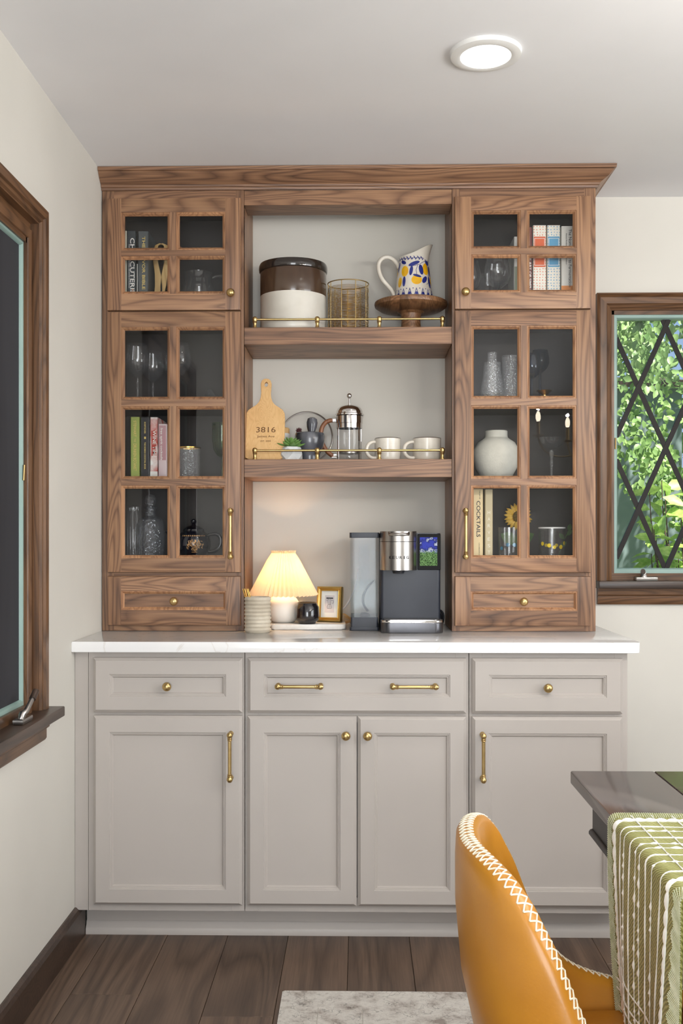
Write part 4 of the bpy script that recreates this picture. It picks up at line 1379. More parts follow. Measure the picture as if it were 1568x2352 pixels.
def screen_mat():
    m, nt, bs = new_mat('lit_screen')
    tc = nd(nt, 'ShaderNodeTexCoord')
    sp = nd(nt, 'ShaderNodeSeparateXYZ')
    nt.links.new(tc.outputs['Generated'], sp.inputs[0])
    vo = nd(nt, 'ShaderNodeTexVoronoi')
    vo.inputs['Scale'].default_value = 420
    nt.links.new(tc.outputs['Object'], vo.inputs['Vector'])
    green = ramp(nt, vo.outputs['Distance'], [(0.0, s(196, 226, 170)), (0.45, s(96, 146, 70)), (0.8, s(22, 46, 18))])
    no = nd(nt, 'ShaderNodeTexNoise')
    no.inputs['Scale'].default_value = 60
    nt.links.new(tc.outputs['Object'], no.inputs['Vector'])
    blue = ramp(nt, no.outputs[0], [(0.40, s(58, 70, 190)), (0.56, s(36, 46, 110)), (0.60, s(220, 226, 246)), (0.68, s(60, 80, 140))])
    ad = nd(nt, 'ShaderNodeMath', operation='MULTIPLY_ADD')
    ad.inputs[1].default_value = 0.35
    nt.links.new(no.outputs[0], ad.inputs[0])
    nt.links.new(sp.outputs['Z'], ad.inputs[2])
    f = ramp(nt, ad.outputs[0], [(0.66, (0, 0, 0, 1)), (0.74, (1, 1, 1, 1))])
    mx = nd(nt, 'ShaderNodeMix', data_type='RGBA')
    nt.links.new(f, mx.inputs[0])
    nt.links.new(green, mx.inputs[6])
    nt.links.new(blue, mx.inputs[7])
    bs.inputs['Base Color'].default_value = (0.01, 0.01, 0.01, 1)
    nt.links.new(mx.outputs[2], bs.inputs['Emission Color'])
    bs.inputs['Emission Strength'].default_value = 0.9
    bs.inputs['Roughness'].default_value = 0.5
    bs.inputs['Specular IOR Level'].default_value = 0.1
    return m
o = obj('screen', BM().box(0.2010, 0.2590, -0.2732, -0.2720, 1.1330, 1.2280), screen_mat(), t, smooth=False)
o['label'] = 'lit screen showing a green and blue picture'
tray = rounded_rect(0.0690, 0.2730, -0.360, -0.200, 0.030, 8, (0, 0, 1, 1))
obj('drip_base', BM().prism(tray, 'z', CT + 0.0005, CT + 0.034, bev=0.002), M['steel_dk'] if 'steel_dk' in M else M.setdefault('steel_dk', pmat('dark_steel', s(96, 96, 100), s(86, 86, 90), 10, 0.32, 0.9)), t, ang=30)
obj('drip_trim', BM().prism(rounded_rect(0.0690, 0.2730, -0.3605, -0.200, 0.030, 8, (0, 0, 1, 1)), 'z', CT + 0.034, CT + 0.0415, bev=0.0015), M['chrome'], t, ang=30)
obj('drip_plate', BM().prism(rounded_rect(0.080, 0.262, -0.350, -0.270, 0.022, 8, (0, 0, 1, 1)), 'z', CT + 0.0416, CT + 0.0430), M['steel'], t, ang=30)
# water tank
tx0, tx1, ty0, ty1 = -0.0345, 0.0650, -0.275, -0.075
obj('tank_lid', BM().prism(rounded_rect(tx0, tx1, ty0, ty1, 0.008), 'z', 1.2260, 1.2440, bev=0.002), M['cm_black'], t)
B = BM()
for ins, z0, z1 in ((0.001, 0.960, 1.2265), (0.0035, 0.962, 1.2265)):
    pts = rounded_rect(tx0 + ins, tx1 - ins, ty0 + ins, ty1 - ins, 0.008)
    lo = [B.b.verts.new((u, v, z0)) for u, v in pts]
    hi = [B.b.verts.new((u, v, z1)) for u, v in pts]
    for i in range(len(pts)):
        B.b.faces.new((lo[i], lo[(i + 1) % len(pts)], hi[(i + 1) % len(pts)], hi[i]))
obj('water_tank', B, M['tank'], t)
obj('tank_base', BM().prism(rounded_rect(tx0, tx1, ty0, ty1, 0.008), 'z', CT + 0.0005, CT + 0.012, bev=0.001).prism(rounded_rect(tx0 + 0.004, tx1 - 0.004, ty0 + 0.004, ty1 - 0.004, 0.006), 'z', CT + 0.012, 0.960), M['cm_black'], t)
obj('filter_tube', BM().lathe([(0.0155, 0), (0.0155, 0.150), (0.0165, 0.152)], 24, (0.014, -0.20, 1.05)), M['tank'], t)
obj('water', BM().prism(rounded_rect(tx0 + 0.005, tx1 - 0.005, ty0 + 0.005, ty1 - 0.005, 0.006), 'z', 0.9605, 1.079), glass('water', (0.95, 0.97, 0.97, 1), 1.15, edge=0.3), t)
obj('valve', BM().lathe([(0, 0), (0.020, 0), (0.016, 0.006), (0.010, 0.011), (0, 0.012)], 24, (0.015, -0.20, 0.9605)), M['black'], t)
wire = bez((0.052, -0.06, 1.075), (0.02, -0.055, 1.05), (-0.01, -0.055, 1.0), (0.03, -0.055, 0.965), 14)
obj('hose', BM().tube(wire, 0.0042, 10), M['black'], t)
cordp = bez((0.262, -0.045, 0.965), (0.31, -0.05, 0.985), (0.298, -0.06, 0.92), (0.285, -0.09, 0.921), 12) + bez((0.285, -0.09, 0.921), (0.272, -0.12, 0.922), (0.300, -0.10, 0.955), (0.272, -0.06, 0.968), 12)[1:]
obj('power_cord', BM().tube(cordp, 0.0042, 10), M['black'], t)
# ------------------------------------------------------------------ books
def cover_mat(name, c1, c2=None, rough=0.45):
    return pmat('cover_' + name, c1, c2, 6, rough)


def book(x0, x1, ys, z0, z1, dep, cover, label, texts=(), bands=(), pages=True, group=None):
    """upright book, spine towards -y at ys; texts = (words, z centre, length, letter height, x offset, material)"""
    t = thing('book', ((x0 + x1) / 2, ys + dep / 2, z0), label, 'book', group)
    th = 0.0022
    B = BM()
    B.prism([(x0, ys + dep), (x0, ys + 0.002), (x0 + 0.002, ys), (x1 - 0.002, ys), (x1, ys + 0.002), (x1, ys + dep), (x1 - th, ys + dep), (x1 - th, ys + 0.003), (x0 + th, ys + 0.003), (x0 + th, ys + dep)], 'z', z0, z1)
    obj('cover', B, cover, t, smooth=False)
    obj('page_block', BM().box(x0 + th, x1 - th, ys + 0.0035, ys + dep - 0.004, z0 + 0.003, z1 - 0.003), M['pages'], t, smooth=False)
    for ib, (bz0, bz1, bm, ins) in enumerate(bands):
        obj('spine_band', BM().box(x0 + ins, x1 - ins, ys - 0.0002 * (ib + 1), ys + 0.001, bz0, bz1), bm, t, smooth=False)
    xm = (x0 + x1) / 2
    for wds, zc, ln, hh, dx, mt in texts:
        lettering(wds, mt, t, (xm + dx, ys - 0.0008, zc), (0, 0, -1), (1, 0, 0), ln, hh, bold=0.012)
    return t


def tm(name, c):
    return pmat('print_' + name, c, c, 20, 0.6)


P_white, P_gold, P_orange, P_black, P_copper = tm('white', s(238, 236, 230)), tm('gold', s(214, 190, 110)), tm('orange', s(206, 132, 80)), tm('black', s(40, 40, 44)), tm('grey_white', s(226, 222, 206))
YS = -0.235
# glazed cabinet by the wall, top compartment
Z1 = 1.9802
book(-0.8030, -0.7925, YS, Z1, 2.270, 0.17, cover_mat('cream', s(206, 202, 184)), 'thin cream-coloured book at the wall end of the top compartment')
book(-0.7905, -0.7625, YS, Z1, 2.270, 0.19, cover_mat('charcoal', s(58, 66, 70), s(52, 58, 62)), 'dark grey book titled CHARCUTERIE in white letters',
     [('CHARCUTERIE', 2.150, 0.190, 0.015, 0.004, P_white), ('THE CRAFT OF SALTING, SMOKING & CURING', 2.150, 0.150, 0.0035, -0.007, P_white), ('MICHAEL RUHLMAN', 2.040, 0.062, 0.0060, 0.005, P_orange), ('& BRIAN POLCYN', 2.035, 0.052, 0.0060, -0.004, P_orange)])
book(-0.7605, -0.7555, YS + 0.01, Z1, 2.262, 0.17, cover_mat('black', s(36, 36, 38)), 'very thin black book between the two titled cookbooks', bands=[(1.99, 2.16, P_white, 0.001)])
book(-0.7530, -0.7190, YS, Z1, 2.268, 0.19, cover_mat('slate', s(78, 84, 86), s(72, 78, 80)), 'slate grey book titled THE FLAVOR BIBLE',
     [('THE FLAVOR BIBLE', 2.160, 0.180, 0.0105, 0.002, P_gold), ('KAREN PAGE AND', 2.035, 0.055, 0.0048, 0.004, P_orange), ('ANDREW DORNENBURG', 2.030, 0.068, 0.0048, -0.005, P_orange)],
     bands=[(2.098, 2.116, cover_mat('slate2', s(66, 74, 78)), 0.0)])
M['tan_wood'] = wood('pale_utensil_wood', s(150, 118, 66), s(186, 152, 94), s(206, 176, 120), 'z', rough=0.5, vary=0.15)
for i, (x, lean, lab) in enumerate(((-0.7020, 0.05, 'wide carved wooden spoon leaning beside the grey cookbook'), (-0.6800, 0.20, 'dark-handled wooden server crossing behind the carved spoon'), (-0.6650, -0.06, 'pale wooden server next to the pane divider'))):
    t = thing('wooden_server', (x, -0.18, Z1), lab, 'utensil')
    prof = [(0.010, 0.0), (0.012, 0.05), (0.009, 0.11), (0.010, 0.15), (0.020, 0.19), (0.022, 0.225), (0.016, 0.25), (0.0, 0.258)]
    B = BM()
    h = [(w, z) for w, z in prof] + [(-w, z) for w, z in prof[-2::-1]]
    B.prism(h, 'y', -0.005, 0.005, bev=0.0015)
    B.xf(Matrix.Rotation(lean, 4, 'Y'))
    B.xf(Matrix.Translation((0, 0, 0.004 + abs(math.sin(lean)) * 0.012)))
    obj('spoon', B, M['tan_wood'] if i != 1 else M['brown_hd'], t, world=False)

def glassware(name, c, prof, label, cat, mat='clear', group=None, seg=36):
    t = thing(name, c, label, cat, group)
    return t


def wine_glass(c, h, r, label, stem_h=None, mat='clear', name='wine_glass', bead=True):
    t = thing(name, c, label, 'wine glass', 'stemmed glasses in the cabinets')
    sh = stem_h or h * 0.45
    obj('foot', BM().lathe([(0, 0), (r * 0.85, 0), (r * 0.85, 0.0012), (0.006, 0.006), (0.0042, 0.010)], 32, c), M[mat], t)
    pr = [(0.0042, 0.010), (0.0038, sh * 0.5)]
    pr += [(0.0060, sh * 0.62), (0.0040, sh * 0.70), (0.0068, sh * 0.80), (0.0042, sh * 0.88)] if bead else []
    pr += [(0.0042, sh)]
    obj('stem', BM().lathe(pr, 16, c), M[mat], t)
    bh = h - sh
    outer = [(0.0042, sh), (r * 0.35, sh + bh * 0.06), (r * 0.75, sh + bh * 0.20), (r * 0.97, sh + bh * 0.42), (r, sh + bh * 0.52), (r * 0.95, sh + bh * 0.72), (r * 0.80, h)]
    inner = [(q - 0.0012 if q > 0.002 else 0, z + 0.0008) for q, z in outer[::-1]]
    inner[-1] = (0, sh + 0.004)
    obj('bowl', BM().lathe(outer + inner, 40, c), M[mat], t)
    return t


def tumbler(c, h, r, label, mat='clear', rim=None, dots=None, dot_mat=None, taper=0.95):
    t = thing('tumbler', c, label, 'glass', 'tumblers in the cabinets')
    obj('wall', BM().lathe([(0, 0), (r * taper * 0.92, 0), (r * taper, 0.005), (r, h), (r - 0.0025, h), (r * taper - 0.003, 0.010), (0, 0.008)], 48, c), M[mat], t)
    if rim:
        obj('rim', BM().lathe([(r + 0.0003, h - 0.004), (r + 0.0005, h), (r - 0.0028, h + 0.0006), (r - 0.003, h - 0.004)], 48, c), M[rim], t)
    for a, z, rr in dots or ():
        obj('glass_dot', patch(c, lambda zz: r * (taper + (1 - taper) * zz / h), a, z, ell(rr, rr, 0, 14), off=0.001), M[dot_mat], t)
    return t


# clear jug in the top compartment
c = (-0.560, -0.150, Z1)
t = thing('glass_jug', c, 'clear glass jug with a loop handle in the top compartment', 'jug')
obj('body', BM().lathe([(0, 0), (0.050, 0), (0.060, 0.01), (0.068, 0.05), (0.060, 0.10), (0.048, 0.135), (0.052, 0.165), (0.050, 0.165), (0.046, 0.135), (0.058, 0.10), (0.065, 0.05), (0.056, 0.012), (0, 0.008)], 48, c), M['clear'], t)
obj('handle', BM().tube(bez((c[0] + 0.046, c[1], c[2] + 0.150), (c[0] + 0.125, c[1], c[2] + 0.185), (c[0] + 0.115, c[1], c[2] + 0.075), (c[0] + 0.060, c[1], c[2] + 0.055), 16), 0.0062, 12), M['clear'], t)

# second level: stemmed glasses and a glass dome
Z2 = 1.6842
wine_glass((-0.762, -0.200, Z2), 0.205, 0.042, 'wine glass with a beaded stem nearest the wall')
wine_glass((-0.728, -0.110, Z2), 0.196, 0.040, 'wine glass with a beaded stem, second from the wall')
wine_glass((-0.624, -0.190, Z2), 0.210, 0.044, 'large wine glass behind the middle bar of the cabinet door')
wine_glass((-0.658, -0.075, Z2), 0.195, 0.038, 'wine glass standing at the rear behind the middle bar')
c = (-0.520, -0.160, Z2)
t = thing('glass_dome', c, 'low cut-glass cake dome with a small finial', 'glass dome')
obj('dish', BM().lathe([(0, 0), (0.062, 0), (0.070, 0.004), (0.068, 0.008), (0, 0.006)], 48, c), M['clear'], t)
obj('dome', BM().lathe([(0.060, 0.008), (0.052, 0.016), (0.034, 0.022), (0.020, 0.032), (0.012, 0.046), (0.006, 0.056), (0, 0.058)], 48, c, rfun=lambda a, z: 1 + 0.05 * math.cos(12 * a)), M['hammered'], t)

# third level
Z3 = 1.4202
book(-0.7790, -0.7490, YS, Z3, 1.637, 0.16, cover_mat('green', s(150, 164, 74), s(138, 152, 64)), 'green book titled THE DRUNKEN BOTANIST',
     [('STEWART', 1.597, 0.055, 0.0095, 0.0, P_gold), ('THE', 1.558, 0.012, 0.006, 0.0, P_gold), ('DRUNKEN BOTANIST', 1.500, 0.092, 0.0105, 0.0, P_gold)])
book(-0.7440, -0.7150, YS, Z3, 1.636, 0.16, cover_mat('ink', s(30, 32, 38), s(26, 28, 32)), 'black book with small gold lettering, between the green and the white one',
     [('ROBITSCHEK', 1.600, 0.040, 0.0052, 0.0, P_gold), ('THE NOMAD COCKTAIL BOOK', 1.505, 0.092, 0.0052, 0.0, P_gold)], bands=[(1.562, 1.570, P_gold, 0.0115)])
red = pmat('cover_redprint', s(238, 236, 232), s(190, 74, 58), 24, 0.4, detail=4)
book(-0.7120, -0.6870, YS, Z3, 1.636, 0.17, red, 'white and red picture book titled WINE TIME', [('WINE TIME', 1.545, 0.092, 0.0115, 0.002, P_white)],
     bands=[(1.422, 1.452, P_white, 0.0), (1.505, 1.590, cover_mat('red', s(176, 62, 48), s(120, 44, 44)), 0.004)])
book(-0.6840, -0.6560, YS, Z3, 1.613, 0.17, cover_mat('pinkwhite', s(226, 214, 214), s(214, 190, 192)), 'pale pink book with white script next to the door divider',
     [('free spirit cocktails', 1.545, 0.110, 0.0105, -0.004, P_white)], bands=[(1.490, 1.608, cover_mat('rose', s(196, 158, 162), s(186, 140, 146)), 0.002), (1.432, 1.436, P_orange, 0.006)])
tumbler((-0.590, -0.180, Z3), 0.118, 0.041, 'hammered glass tumbler with a gold rim', 'crackle', rim='gold')
c = (-0.478, -0.150, Z3)
t = thing('green_goblet', c, 'tall green glass goblet at the niche side of the cabinet', 'goblet')
obj('foot', BM().lathe([(0, 0), (0.034, 0), (0.034, 0.0015), (0.006, 0.008), (0.0045, 0.014), (0.0042, 0.085)], 32, c), M['green_gl'], t)
obj('bowl', BM().lathe([(0.0042, 0.085), (0.018, 0.092), (0.030, 0.112), (0.036, 0.15), (0.035, 0.205), (0.0335, 0.205), (0.034, 0.15), (0.028, 0.113), (0, 0.094)], 40, c), M['green_gl'], t)

# lowest level
Z4 = 1.1502
c = (-0.722, -0.180, Z4)
t = thing('cut_glass_decanter', c, 'tall cut-glass decanter with a glass stopper', 'decanter')
obj('body', BM().lathe([(0, 0), (0.044, 0), (0.046, 0.006), (0.046, 0.120), (0.040, 0.140), (0.018, 0.152), (0.017, 0.175), (0.024, 0.180), (0.022, 0.182), (0.014, 0.175), (0.015, 0.15), (0.036, 0.136), (0.042, 0.118), (0.042, 0.01), (0, 0.010)], 48, c, rfun=lambda a, z: 1 + 0.035 * abs(math.sin(8 * a))), M['hammered'], t)
obj('stopper', BM().lathe([(0, 0.170), (0.012, 0.172), (0.013, 0.186), (0.020, 0.196), (0.020, 0.212), (0.012, 0.224), (0, 0.226)], 24, c), M['hammered'], t)
c = (-0.795, -0.110, Z4)
t = thing('glass_carafe', c, 'slim ribbed glass carafe at the rear near the wall', 'carafe')
obj('body', BM().lathe([(0, 0), (0.030, 0), (0.033, 0.006), (0.033, 0.150), (0.024, 0.17), (0.026, 0.185), (0.024, 0.185), (0.022, 0.168), (0.030, 0.148), (0.030, 0.010), (0, 0.008)], 40, c, rfun=lambda a, z: 1 + 0.03 * math.cos(20 * a)), M['clear'], t)

c = (-0.577, -0.155, Z4)
t = thing('teapot', c, 'black glazed teapot with gilt roses and a knobbed lid', 'teapot')
tp = [(0, 0), (0.030, 0), (0.034, 0.003), (0.036, 0.008), (0.052, 0.025), (0.060, 0.048), (0.058, 0.070), (0.050, 0.088), (0.040, 0.097), (0.036, 0.099), (0, 0.099)]
obj('body', BM().lathe(tp, 56, c), M['navy'], t)
obj('lid', BM().lathe([(0, 0.099), (0.038, 0.099), (0.036, 0.106), (0.022, 0.115), (0.008, 0.119), (0.006, 0.124), (0.010, 0.130), (0.010, 0.136), (0.004, 0.141), (0, 0.142)], 40, c), M['navy'], t)
obj('handle', BM().tube(bez((c[0] + 0.050, c[1], c[2] + 0.084), (c[0] + 0.115, c[1], c[2] + 0.112), (c[0] + 0.105, c[1], c[2] + 0.02), (c[0] + 0.052, c[1], c[2] + 0.028), 16), 0.0062, 12), M['navy'], t)
obj('spout', BM().tube(bez((c[0] - 0.050, c[1], c[2] + 0.035), (c[0] - 0.085, c[1], c[2] + 0.045), (c[0] - 0.070, c[1], c[2] + 0.085), (c[0] - 0.095, c[1], c[2] + 0.100), 12), [0.016 - 0.0008 * i for i in range(13)], 12), M['navy'], t)
def tpr(z):
    for (r0, z0), (r1, z1) in zip(tp, tp[1:]):
        if z0 <= z <= z1 and z1 > z0:
            return r0 + (r1 - r0) * (z - z0) / (z1 - z0)
    return 0.04
def ringp(a, z, r, w=0.0009, pet=0):
    C = BM()
    pts = []
    n = 26
    for k in range(n):
        q = 2 * PI * k / n
        rr = r * (1 + (0.22 * math.cos(pet * q) if pet else 0))
        zz = z + rr * math.sin(q)
        R0 = tpr(zz) + 0.0004
        aa = a + rr * math.cos(q) / R0
        pts.append((c[0] + R0 * math.sin(aa), c[1] - R0 * math.cos(aa), c[2] + zz))
    C.tube(pts, w, 4, closed=True)
    return C
pieces = []
for a, z, r in ((0.02, 0.058, 0.010), (0.42, 0.054, 0.0095), (0.22, 0.040, 0.0085)):
    pieces += [ringp(a, z, r, pet=5), ringp(a, z, r * 0.68, pet=4), ringp(a, z, r * 0.35)]
for k in range(26):
    a, z = 0.22 + random.uniform(-0.55, 0.55), 0.050 + random.uniform(-0.016, 0.022)
    if (a - 0.22) ** 2 / 0.3 + (z - 0.05) ** 2 / 0.0005 < 1.0:
        pieces.append(patch(c, tpr, a, z, ell(0.0045, 0.0016, random.uniform(0, 3), 10), off=0.0005))
for k in range(12):
    pieces.append(patch(c, tpr, -0.6 + k * 0.14, 0.083, ell(0.0028, 0.0022, 0, 8), off=0.0005))
pieces.append(patch(c, tpr, 0.22, 0.027, ell(0.011, 0.0018, 0, 12), off=0.0005))
o = obj('gilt_roses', merge(pieces), M['flower_gold'], t)
tag(o, 'gilt bouquet of roses', kind='stuff')

# ------------------------------------------------------------------ glazed cabinet by the window, top compartment
wine_glass((0.470, -0.200, Z1), 0.205, 0.047, 'wine glass in the top compartment, in front of the white book', bead=False)
wine_glass((0.376, -0.150, Z1), 0.200, 0.046, 'wine glass in the top compartment, partly behind the door frame', bead=False)
wine_glass((0.452, -0.070, Z1), 0.190, 0.044, 'wine glass standing at the rear of the top compartment', bead=False)
book(0.5250, 0.5550, -0.205, Z1, 2.252, 0.15, cover_mat('white', s(226, 226, 220)), 'white book behind the door divider beside the wine glasses', bands=[(2.02, 2.15, cover_mat('sage', s(140, 150, 130)), 0.002)])
book(0.5600, 0.5810, YS, Z1, 2.275, 0.17, cover_mat('burgundy', s(120, 66, 62), s(104, 56, 54)), 'burgundy book with white letters beside the polka-dot books', [('THE ART OF SIMPLE FOOD', 2.10, 0.18, 0.008, 0.004, P_white)])


def dotty(name, dot):
    m, nt, bs = new_mat('cover_' + name)
    v = coords(nt, (1, 1, 1), rnd=False)
    vo = nd(nt, 'ShaderNodeTexVoronoi')
    vo.inputs['Scale'].default_value = 105
    vo.inputs['Randomness'].default_value = 0.25
    nt.links.new(v, vo.inputs['Vector'])
    col = ramp(nt, vo.outputs['Distance'], [(0.20, dot), (0.27, s(232, 228, 216))])
    nt.links.new(col, bs.inputs['Base Color'])
    bs.inputs['Roughness'].default_value = 0.6
    return m


for x0, x1, dot, lab, nm in ((0.5845, 0.6285, s(226, 150, 124), cover_mat('orange_label', s(214, 98, 52), s(206, 92, 48)), 'orange'), (0.6325, 0.6755, s(130, 176, 206), cover_mat('blue_label', s(84, 156, 196), s(78, 148, 190)), 'blue')):
    book(x0, x1, YS, Z1, 2.281, 0.17, dotty(nm + '_dots', dot), 'white dotted book with %s label on its spine' % ('an orange' if nm == 'orange' else 'a blue'),
         bands=[(2.140, 2.243, lab, 0.0025), (2.1455, 2.2375, P_white, 0.0045), (2.147, 2.236, lab, 0.006)])
t = book(0.6800, 0.7240, YS, Z1, 2.278, 0.19, cover_mat('offwhite', s(228, 226, 218)), 'white and orange book titled The Noma Guide to Fermentation',
     [('The Noma Guide to Fermentation', 2.170, 0.195, 0.0098, 0.007, P_black), ('Rene Redzepi & David Zilber', 2.200, 0.105, 0.0045, -0.006, P_black)], bands=[(Z1 + 0.0005, 2.077, cover_mat('orange', s(228, 142, 62), s(220, 134, 56)), 0.0)])

# second level: crackle vases, smoked glasses, gold dish on a gold-edged tray
t = thing('gold_tray', (0.56, -0.150, Z2), 'flat gold-edged mirror tray under the vases and smoked glasses', 'tray')
obj('tray_plate', BM().prism(rounded_rect(0.405, 0.665, -0.242, -0.060, 0.010), 'z', Z2 + 0.0002, Z2 + 0.004, bev=0.001), M['gold'], t)
Z2b = Z2 + 0.0042
c = (0.4550, -0.170, Z2b)
t = thing('bottle_vase', c, 'tapered crackle glass vase, shorter and wider at the foot', 'vase')
obj('wall', BM().lathe([(0, 0), (0.032, 0), (0.040, 0.006), (0.042, 0.03), (0.036, 0.07), (0.030, 0.11), (0.029, 0.140), (0.027, 0.140), (0.028, 0.11), (0.034, 0.07), (0.039, 0.03), (0, 0.012)], 48, c), M['crackle'], t)
obj('neck', BM().lathe([(0.017, 0.02), (0.017, 0.175), (0.015, 0.175), (0.015, 0.022)], 32, c), M['crackle'], t)
c = (0.5220, -0.130, Z2b)
t = thing('cylinder_vase', c, 'tall straight crackle glass cylinder vase', 'vase')
obj('wall', BM().lathe([(0, 0), (0.027, 0), (0.029, 0.004), (0.029, 0.170), (0.027, 0.170), (0.027, 0.010), (0, 0.008)], 48, c), M['crackle'], t)
wine_glass((0.592, -0.165, Z2b), 0.170, 0.033, 'smoked stemmed glass nearer the door divider', 0.085, 'smoke', 'smoked_glass', bead=False)
wine_glass((0.6320, -0.098, Z2b), 0.195, 0.032, 'smoked stemmed glass, the taller one behind the gold dish', 0.115, 'smoke', 'smoked_glass', bead=False)
c = (0.6280, -0.205, Z2b)
t = thing('gold_dish', c, 'small shallow gold dish on a foot', 'dish')
obj('bowl', BM().lathe([(0, 0), (0.016, 0), (0.015, 0.003), (0.006, 0.010), (0.008, 0.024), (0.020, 0.032), (0.027, 0.038), (0.026, 0.039), (0.018, 0.034), (0, 0.030)], 40, c), M['brass'], t)

# third level
c = (0.4720, -0.150, Z3)
t = thing('textured_vase', c, 'round white textured ceramic vase with a short neck', 'vase')
obj('belly', BM().lathe([(0, 0), (0.040, 0), (0.048, 0.006), (0.070, 0.045), (0.080, 0.085), (0.078, 0.110), (0.064, 0.135), (0.046, 0.147), (0.040, 0.152)], 64, c), M['vase_tex'], t)
obj('neck', BM().lathe([(0.040, 0.151), (0.0385, 0.160), (0.0385, 0.174), (0.0365, 0.176), (0.034, 0.174), (0.034, 0.150)], 48, c), M['vase_tex'], t)
c = (0.6600, -0.165, Z3)
t = thing('coupe_glass', c, 'clear champagne coupe with a twisted stem', 'coupe glass')
obj('foot', BM().lathe([(0, 0), (0.032, 0), (0.032, 0.0012), (0.006, 0.006), (0.0045, 0.012)], 32, c), M['clear'], t)
obj('stem', BM().lathe([(0.0045, 0.012), (0.0040, 0.05), (0.0062, 0.065), (0.004, 0.078), (0.0072, 0.092), (0.0082, 0.100), (0.005, 0.108)], 20, c), M['crackle'], t)
obj('bowl', BM().lathe([(0.005, 0.108), (0.024, 0.114), (0.042, 0.128), (0.049, 0.150), (0.0478, 0.150), (0.041, 0.130), (0.023, 0.1165), (0, 0.112)], 48, c), M['clear'], t)

# lowest level
book(0.3810, 0.4160, YS, Z4, 1.391, 0.17, cover_mat('straw', s(222, 200, 152), s(214, 190, 142)), 'straw-coloured book titled COCKTAILS',
     [('COCKTAILS', 1.290, 0.122, 0.013, 0.002, P_black), ('THE JOY OF', 1.372, 0.030, 0.005, 0.006, P_black), ('A LOOK AT DRINKS FOR EVERY OCCASION', 1.185, 0.050, 0.003, 0.005, P_black)])
book(0.4230, 0.4490, YS, Z4, 1.390, 0.17, cover_mat('sand', s(196, 182, 146), s(188, 174, 138)), 'sand-coloured book titled HARVEST', [])
for k, ch in enumerate('HARVEST'):
    lettering(ch, P_copper, bpy.data.objects[t.name] if False else [o for o in bpy.data.objects if o.get('label') == 'sand-coloured book titled HARVEST'][0], (0.4360, YS - 0.0003, 1.312 - k * 0.0225), (1, 0, 0), (0, 0, 1), 0.0085, 0.0110)
tumbler((0.5140, -0.165, Z4), 0.112, 0.0375, 'clear tumbler with blue glass dots', dots=[(-0.9, 0.040, 0.0065), (-0.25, 0.052, 0.0068), (0.35, 0.052, 0.0068), (1.0, 0.045, 0.006), (2.4, 0.05, 0.006)], dot_mat='bead_blue')
tumbler((0.6590, -0.175, Z4), 0.112, 0.0455, 'clear tumbler with yellow glass dots and a white rim', rim='white', dots=[(-0.95, 0.056, 0.007), (-0.38, 0.050, 0.007), (0.0, 0.044, 0.0062), (0.55, 0.045, 0.0072), (0.95, 0.058, 0.007), (2.6, 0.05, 0.006), (3.4, 0.05, 0.006)], dot_mat='bead_yel')
c = (0.5560, -0.085, Z4)
t = thing('sunflower', c, 'cream and yellow sunflower standing behind the tumblers', 'flower')
hd = Vector((0.5560, -0.100, Z4 + 0.150))
obj('stem', BM().tube([c, (0.556, -0.078, Z4 + 0.07), (0.556, -0.085, Z4 + 0.14), tuple(hd)], 0.0028, 8), M['leaf'], t)
obj('flower_centre', BM().sphere(tuple(hd), 0.020, 20, 12, (1, 0.45, 1)), M['seed'], t)
pm = None
for k in range(22):
    if pm is None:
        B = BM().grid(lambda u, v: ((u - 0.5) * 0.013 * math.sin(PI * min(1, v * 0.9 + 0.1)) ** 0.7, -0.004 * math.sin(PI * v) + 0.006 * (abs(u - 0.5) * 2) ** 2, 0.016 + 0.034 * v), 5, 7)
        o = obj('petal', B, M['petal'], t, world=False)
        pm = o.data
    else:
        o = bpy.data.objects.new('petal', pm)
        COL.objects.link(o)
        o.parent = t
    o.location = hd - Vector(c) + Vector((0, 0.004 * (k % 2), 0))
    o.rotation_euler = (R(random.uniform(-14, 14)), 2 * PI * k / 22 + random.uniform(-0.1, 0.1), 0)
for a in (0.4, 2.6):
    B = BM().grid(lambda u, v: ((u - 0.5) * 0.045 * math.sin(PI * min(1, v * 0.9 + 0.08)), 0.008 * math.sin(PI * v), 0.065 * v), 6, 7)
    o = obj('leaf', B, M['leaf'], t, world=False)
    o.location = (0, 0.008, 0.06)
    o.rotation_euler = (0, a - 1.5, 0)
sp = thing('leaf_sprig', (0.725, -0.120, Z4), 'small green leaf sprig behind the yellow-dotted tumbler', 'sprig')
obj('stem', BM().tube([(0.690, -0.115, Z4 + 0.003), (0.708, -0.118, Z4 + 0.06), (0.728, -0.12, Z4 + 0.10)], 0.0014, 6), M['leaf'], sp)
for (x, z, a) in ((0.700, 0.045, 0.9), (0.712, 0.072, -0.7), (0.722, 0.085, 0.8), (0.729, 0.10, 0.2)):
    B = BM().grid(lambda u, v: ((u - 0.5) * 0.016 * math.sin(PI * min(1, v * 0.9 + 0.08)), 0.003 * math.sin(PI * v), 0.026 * v), 5, 6)
    B.xf(Matrix.Translation((x, -0.119, Z4 + z)) @ Matrix.Rotation(a, 4, 'Y'))
    obj('leaf', B, M['leaf'], sp)
